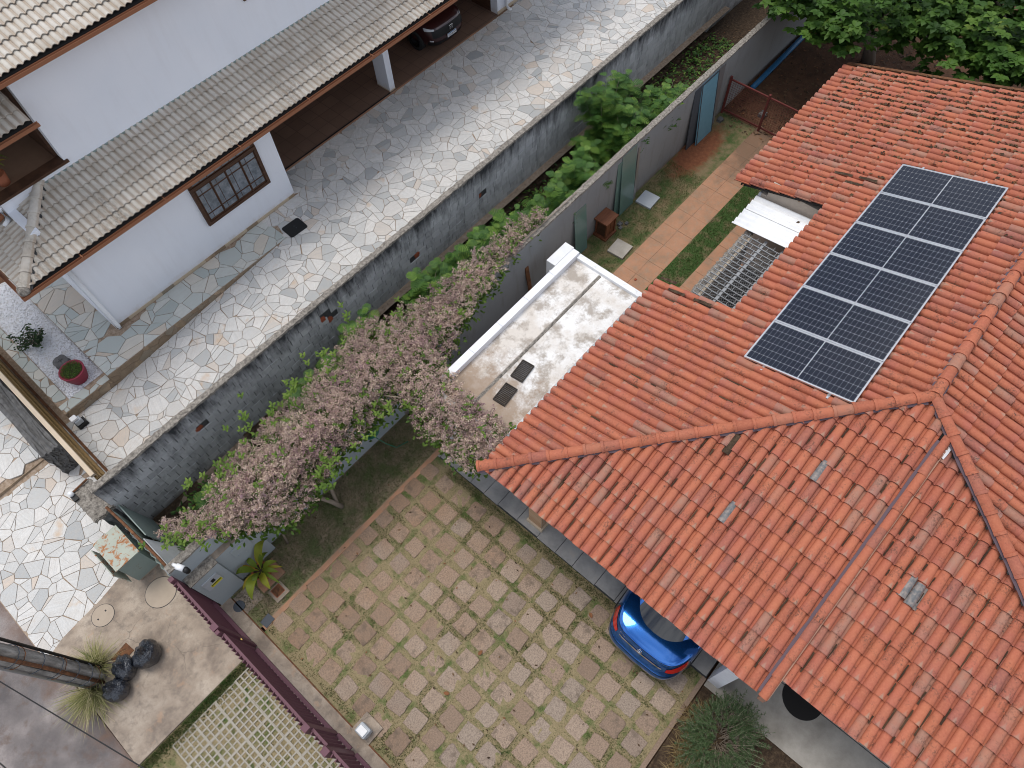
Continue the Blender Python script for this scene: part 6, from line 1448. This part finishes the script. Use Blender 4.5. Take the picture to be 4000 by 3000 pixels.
# --- feathery green shrubs growing in the alley between the walls
def frond(m, p, d, L, r):
    d = Vector(d).normalized(); s = d.cross(Vector((0, 0, 1))).normalized(); p = Vector(p); n = 7
    for i in range(1, n+1):
        t = i/n; c = p+d*L*t+Vector((0, 0, -.35*L*t*t)); w = L*.36*math.sin(math.pi*min(1, t*.85+.12)); h = L*.055
        for q in (-1, 1):
            e = c+s*q*w+d*w*.35; m.add([c-d*h, c+d*h, e+d*h*.7, e-d*h*.7], [(0, 1, 2, 3)], min(1, max(0, r+rng.uniform(-.18, .18))))
def shrub(label, px, py, zt, R, n, seed, lean_=(0, 0), name='feathery_shrub'):
    w = at(px, py, zt); y = min(9.6, max(7.75, w[1])); base = (w[0]-.1, min(9.3, max(7.85, w[1])), 0)
    root = empty(name, base); tag(root, label, 'shrub', 'green shrubs between the two walls'); lv, tw = MB(), MB()
    nb = max(4, n//28)
    for b in range(nb):
        a = rng.uniform(0, 6.28); rr = R*math.sqrt(rng.random()); tip = Vector((w[0]+rr*math.cos(a), w[1]+rr*.75*math.sin(a), zt-.5*rr+rng.uniform(-.35, .15)))
        if tip.y > 9.85 and tip.z < 2.3: tip.y = 9.8
        if tip.y < 7.62 and tip.z < 2.2: tip.y = 7.66
        mid = Vector(base)*.5+tip*.5+Vector((0, 0, .2)); tw.tube([base, tuple(mid), tuple(tip)], [.018, .011, .004], 5, False)
        for k in range(n//nb):
            t = rng.uniform(.35, 1.0); c = mid.lerp(tip, (t-.35)/.65) if t > .35 else mid; az = rng.uniform(0, 6.28)
            frond(lv, c+Vector((rng.gauss(0, .07), rng.gauss(0, .07), rng.gauss(0, .05))), (math.cos(az), math.sin(az), rng.uniform(.0, .5)), rng.uniform(.2, .36), .1+.85*rng.random())
    tag(kid(lv.build('leaves', M['leaf shrub'], root), root), kind='stuff'); tag(kid(tw.build('stems', M['twig'], root, True), root), kind='stuff'); return root
for a in (('tall bright green feathery shrub leaning over the block wall, the highest in the alley', 2390, 300, 2.8, 1.0, 620, 1), ('feathery green shrub under the tree at the far end of the alley', 2610, 330, 2.35, .9, 460, 2),
          ('wide feathery shrub rising behind the grey wall next to the tallest shrub', 2480, 430, 2.35, .85, 460, 3), ('low feathery shrub spilling over the grey wall behind the wide glass sheet', 2270, 630, 2.2, .85, 520, 4),
          ('feathery shrub against the grey wall just before the glass sheets', 2190, 740, 2.0, .5, 200, 5), ('dark feathery shrub in the alley beside the vine tail', 1960, 860, 1.5, .5, 180, 6),
          ('bright feathery shrub in the middle of the alley beside the vine tail', 1780, 1010, 1.7, .62, 300, 7), ('dense feathery shrub at the foot of the block wall behind the vine mass', 1660, 1090, 1.6, .55, 260, 8),
          ('slim pale feathery sapling against the block wall above the vine mass', 1395, 1240, 1.7, .4, 130, 9), ('small feathery shrub half hidden by the vine mass', 1280, 1390, 1.3, .4, 90, 10), ('feathery seedling by the block wall near the vine\'s lower end', 1180, 1520, 1.2, .35, 80, 11),
          ('small dark green weed at the street end of the alley', 745, 2090, .4, .2, 36, 12), ('low green weed in the alley left of the vine\'s lower end', 800, 1930, .6, .22, 36, 13), ('low feathery plant in the shade below the tallest shrub', 2330, 510, 1.6, .75, 340, 14), ('mid green feathery shrub in the alley halfway along the vine tail', 1870, 930, 1.5, .5, 220, 15), ('feathery shrub at the block wall foot just past the end of the vine tail', 2080, 800, 1.5, .5, 220, 16)):
    shrub(*a)
# --- low weeds and seedlings covering the alley floor
wd_ = MB()
for _ in range(2600):
    x, y = rng.uniform(-1.2, 21), rng.uniform(7.7, 9.75); hgt_ = rng.uniform(.05, .4)*(1 if math.sin(x*1.7)+math.sin(y*3+x) > -.6 else .3)
    for k in range(3): a = rng.uniform(0, 6.28); leaf(wd_, (x+rng.gauss(0, .04), y+rng.gauss(0, .04), hgt_*(k+1)/3), (math.cos(a), math.sin(a), .4), rng.uniform(.08, .15), .03, rng.random())
tag(wd_.build('alley_weeds', M['leaf shrub']), 'low green weeds covering the soil between the two walls', 'weeds', kind='stuff')
# --- tree at the top right
def tree(label, base, crown, R, n, seed, name='broadleaf_tree'):
    R0 = random.Random(seed); root = empty(name, base); tag(root, label, 'tree', 'broad leaved trees behind the tiled house'); lv, tw = MB(), MB()
    bs = Vector(base); cr = Vector(crown); fork = bs.lerp(cr, .45); tw.tube([bs, bs.lerp(fork, .5)+Vector((.1, -.1, 0)), fork], [.24, .2, .15], 9)
    limbs = []
    for k in range(11):
        a = k*.571*2+R0.random(); e = cr+Vector((R[0]*.75*math.cos(a), R[1]*.75*math.sin(a), R[2]*R0.uniform(-.5, .35))); mid = fork.lerp(e, .5)+Vector((0, 0, .4))
        tw.tube([fork, mid, e], [.1, .06, .02], 6, False); limbs.append((mid, e))
        for q in range(4):
            t = R0.uniform(.3, 1); p = mid.lerp(e, t); e2 = p+Vector((R0.uniform(-1, 1), R0.uniform(-1, 1), R0.uniform(-.5, .5))); tw.tube([p, e2], [.03, .008], 5, False); limbs.append((p, e2))
    for i in range(n):
        if i % 3: 
            a, b = limbs[R0.randrange(len(limbs))]; c = a.lerp(b, R0.uniform(.2, 1.1))+Vector((R0.gauss(0, .28), R0.gauss(0, .28), R0.gauss(0, .2)))
        else:
            u, ph = R0.uniform(-1, 1), R0.uniform(0, 6.28); s = math.sqrt(1-u*u); f = R0.uniform(.8, 1.0)*(1+.12*math.sin(3*ph+u*4)); c = cr+Vector((R[0]*f*s*math.cos(ph), R[1]*f*s*math.sin(ph), R[2]*f*u))
        a0 = R0.uniform(0, 6.28); m = R0.choice((5, 6, 7)); br = min(1, max(0, R0.gauss(.45, .22)))
        tilt = Vector((R0.gauss(0, .25), R0.gauss(0, .25), 1)).normalized()
        for k in range(m):
            a = a0+k*6.283/m; d = Vector((math.cos(a), math.sin(a), .25)); d = d-tilt*(d.dot(tilt)-.25); leaf(lv, c, d, R0.uniform(.15, .23), R0.uniform(.07, .1), min(1, max(0, br+R0.uniform(-.1, .1))), .6)
    tag(kid(lv.build('crown', M['leaf tree'], root, True), root), kind='stuff'); kid(tw.build('trunk', M['bark'], root, True), root); return root
tree('broad leaved green tree whose crown overhangs the grey wall and the blue pipe', (23.0, 5.0, 0), (21.8, 5.9, 3.3), (3.0, 3.2, 1.35), 2900, 4)
tree('broad leaved green tree at the top right corner behind the tiled roof', (22.6, 1.6, 0), (22.1, .4, 3.5), (3.1, 3.6, 1.4), 3000, 5)
# --- shrub in the gravel bed, pot moss, balcony plant
gs = empty('gravel_shrub', (-.85, 16.1, .27)); tag(gs, 'small dark green shrub growing in the white gravel', 'shrub'); lv, tw = MB(), MB()
for k in range(16):
    a = rng.uniform(0, 6.28); L = rng.uniform(.2, .55); e = Vector((L*math.cos(a), L*math.sin(a), rng.uniform(.15, .6))); tw.tube([(0, 0, 0), tuple(e*.5+Vector((0, 0, .1))), tuple(e)], [.014, .009, .004], 5, False)
    for q in range(22): t = rng.uniform(.35, 1.05); b = rng.uniform(0, 6.28); leaf(lv, e*t+Vector((rng.gauss(0, .04), rng.gauss(0, .04), rng.gauss(0, .03))), (math.cos(b), math.sin(b), rng.uniform(-.2, .5)), .075, .03, rng.random())
lv.build('leaves', M['leaf dark'], gs); tag(tw.build('stems', M['twig'], gs, True), kind='stuff')
ms = MB()
for _ in range(900):
    a, r = rng.uniform(0, 6.28), .25*math.sqrt(rng.random()); d = rng.uniform(0, 6.28); leaf(ms, (r*math.cos(a), r*math.sin(a), .37+rng.uniform(0, .05)), (math.cos(d), math.sin(d), .8), .035, .008, rng.random()*.6)
tag(ms.build('moss', M['leaf vine'], bpy.data.objects['flower_pot']), kind='stuff')
bp_ = empty('balcony_plant', (1.2, 16.4, 4.14)); tag(bp_, 'spiky yellow and green plant on the dark balcony at the left edge', 'plant'); lv = MB()
for k in range(26): a = rng.uniform(0, 6.28); bigleaf(lv, (.03*math.cos(a), .03*math.sin(a), .3+.3*rng.random()), a, rng.uniform(.3, .55), .02, rng.uniform(.3, 1.1), rng.random())
lv.build('leaves', M['leaf pot'], bp_, True); MB().lathe([(.12, 0), (.16, .28), (.13, .28), (.001, .26)], n=16).build('pot', M['terrapot'], bp_, True)
# --- bush and dry grass at the bottom right
bu = empty('rosemary_bush', (3.1, -2.25, 0)); tag(bu, 'dark green needle leaved bush below the orange eave', 'bush'); lv, tw = MB(), MB()
for k in range(560):
    ba = rng.uniform(0, 6.28); br_ = .5*math.sqrt(rng.random()); b0 = Vector((br_*math.cos(ba)*1.15-.2, br_*math.sin(ba)*.75, .03))
    a = ba+rng.gauss(0, .7); L = rng.uniform(.3, .7); el = rng.uniform(.35, 1.35); e = b0+Vector((L*math.cos(a)*math.cos(el), L*math.sin(a)*math.cos(el), .15+.75*L*math.sin(el))); m0 = b0*.45+e*.55+Vector((0, 0, .08)); e.z -= .1*rng.random()
    tw.tube([tuple(b0), tuple(m0), tuple(e)], [.007, .005, .002], 4, False)
    for q in range(26):
        t = rng.uniform(.35, 1.0); c = m0.lerp(e, max(0, t-.4)/.6); b = rng.uniform(0, 6.28); d = Vector((math.cos(b), math.sin(b), .2))+(e-m0).normalized()*.6; d.normalize(); s = d.cross(Vector((0, 0, 1))).normalized()*.006; l = rng.uniform(.04, .075)
        lv.add([c-s, c+s, c+d*l], [(0, 1, 2)], min(1, .1+.9*rng.random()))
tag(lv.build('needles', M['leaf rosemary'], bu), kind='stuff'); tag(tw.build('stems', M['twig'], bu, True), kind='stuff')
def tuft(name, label, base, n, L, spread, mat, dirs=None, cat='grass clump', w=.006):
    o = empty(name, base); tag(o, label, cat); m = MB()
    for _ in range(n):
        a = rng.uniform(*dirs) if dirs else rng.uniform(0, 6.28); l = L*rng.uniform(.45, 1.1); el = rng.uniform(.25, 1.35); d = Vector((math.cos(a)*math.cos(el), math.sin(a)*math.cos(el), math.sin(el))); s = Vector((-math.sin(a), math.cos(a), 0))*w
        p = Vector((rng.gauss(0, spread), rng.gauss(0, spread), 0)); q = p+d*l*.55; e = p+d*l+Vector((math.cos(a)*l*.25, math.sin(a)*l*.25, -l*.3*(1.3-el)))
        e.z = max(e.z, .01); m.add([p-s, p+s, q+s*.8, q-s*.8, e], [(0, 1, 2, 3), (3, 2, 4)], min(1, max(0, rng.gauss(.5, .28))))
    tag(m.build('blades', mat, o), kind='stuff'); return o
tuft('grass_clump', 'green grass tuft on the house side of the utility pole', (-4.3, 8.15, 0), 420, .62, .07, M['tall grass'])
tuft('grass_clump', 'straw coloured grass tuft on the street side of the utility pole', (-4.62, 7.78, -.05), 420, .75, .07, M['tall grass'], (2.6, 5.2))
tuft('dry_grass_clump', 'brown dry grass clump at the driveway edge in front of the bush', (2.35, -1.95, 0), 520, .5, .1, M['dry grass'])
tuft('dry_grass_clump', 'tan dry grass clump at the bottom edge beside the driveway', (1.85, -2.2, 0), 520, .55, .12, M['dry grass'])
tuft('dry_grass_clump', 'dark dry grass clump under the near side of the bush', (2.9, -1.75, 0), 300, .4, .1, M['dry grass'])
# --- loose dead leaves
def litter(name, label, n, spot, s0=(.02, .05)):
    m = MB()
    for _ in range(n):
        x, y, z = spot(); s = rng.uniform(*s0); q = Matrix.Translation((x, y, z)) @ Matrix.Rotation(rng.uniform(0, 6), 4, 'Z') @ Matrix.Rotation(rng.uniform(-.3, .3), 4, 'X')
        m.add([q @ Vector(p) for p in ((-s, 0, .004), (0, -s*.5, .0), (s, 0, .008), (0, s*.5, .003))], [(0, 1, 2, 3)], rng.random())
    tag(m.build(name, M['dead leaf']), label, 'leaves', kind='stuff')
litter('alley_litter', 'brown leaf litter on the soil between the two walls', 2600, lambda: (rng.uniform(-1.8, 22), rng.uniform(7.65, 9.7), .03))
litter('yard_litter', 'fallen brown leaves on the red soil under the tree', 1500, lambda: (rng.uniform(17.5, 25), rng.uniform(3, 7.3), .02), (.03, .07))
litter('lawn_litter', 'few fallen leaves on the shaded lawn and driveway', 130, lambda: (rng.uniform(-1.5, 3.6), rng.uniform(-1.3, 7.3), .036), (.02, .04))
for i, (px, py, lb) in enumerate(((1868, 2560, 'bright orange brown fallen leaf in the upper part of the driveway'), (1757, 2711, 'curled orange brown fallen leaf near the middle of the driveway'), (2303, 2392, 'large brown fallen leaf on the slab beside the blue car'))):
    p = at(px, py, .035); m = MB(); leaf(m, (0, 0, .01), (math.cos(i*2.1), math.sin(i*2.1), .15), .13, .045, .97, .5); o = m.build('fallen_leaf', M['dead leaf']); o.location = tuple(p); tag(o, lb, 'leaf', 'single fallen leaves')
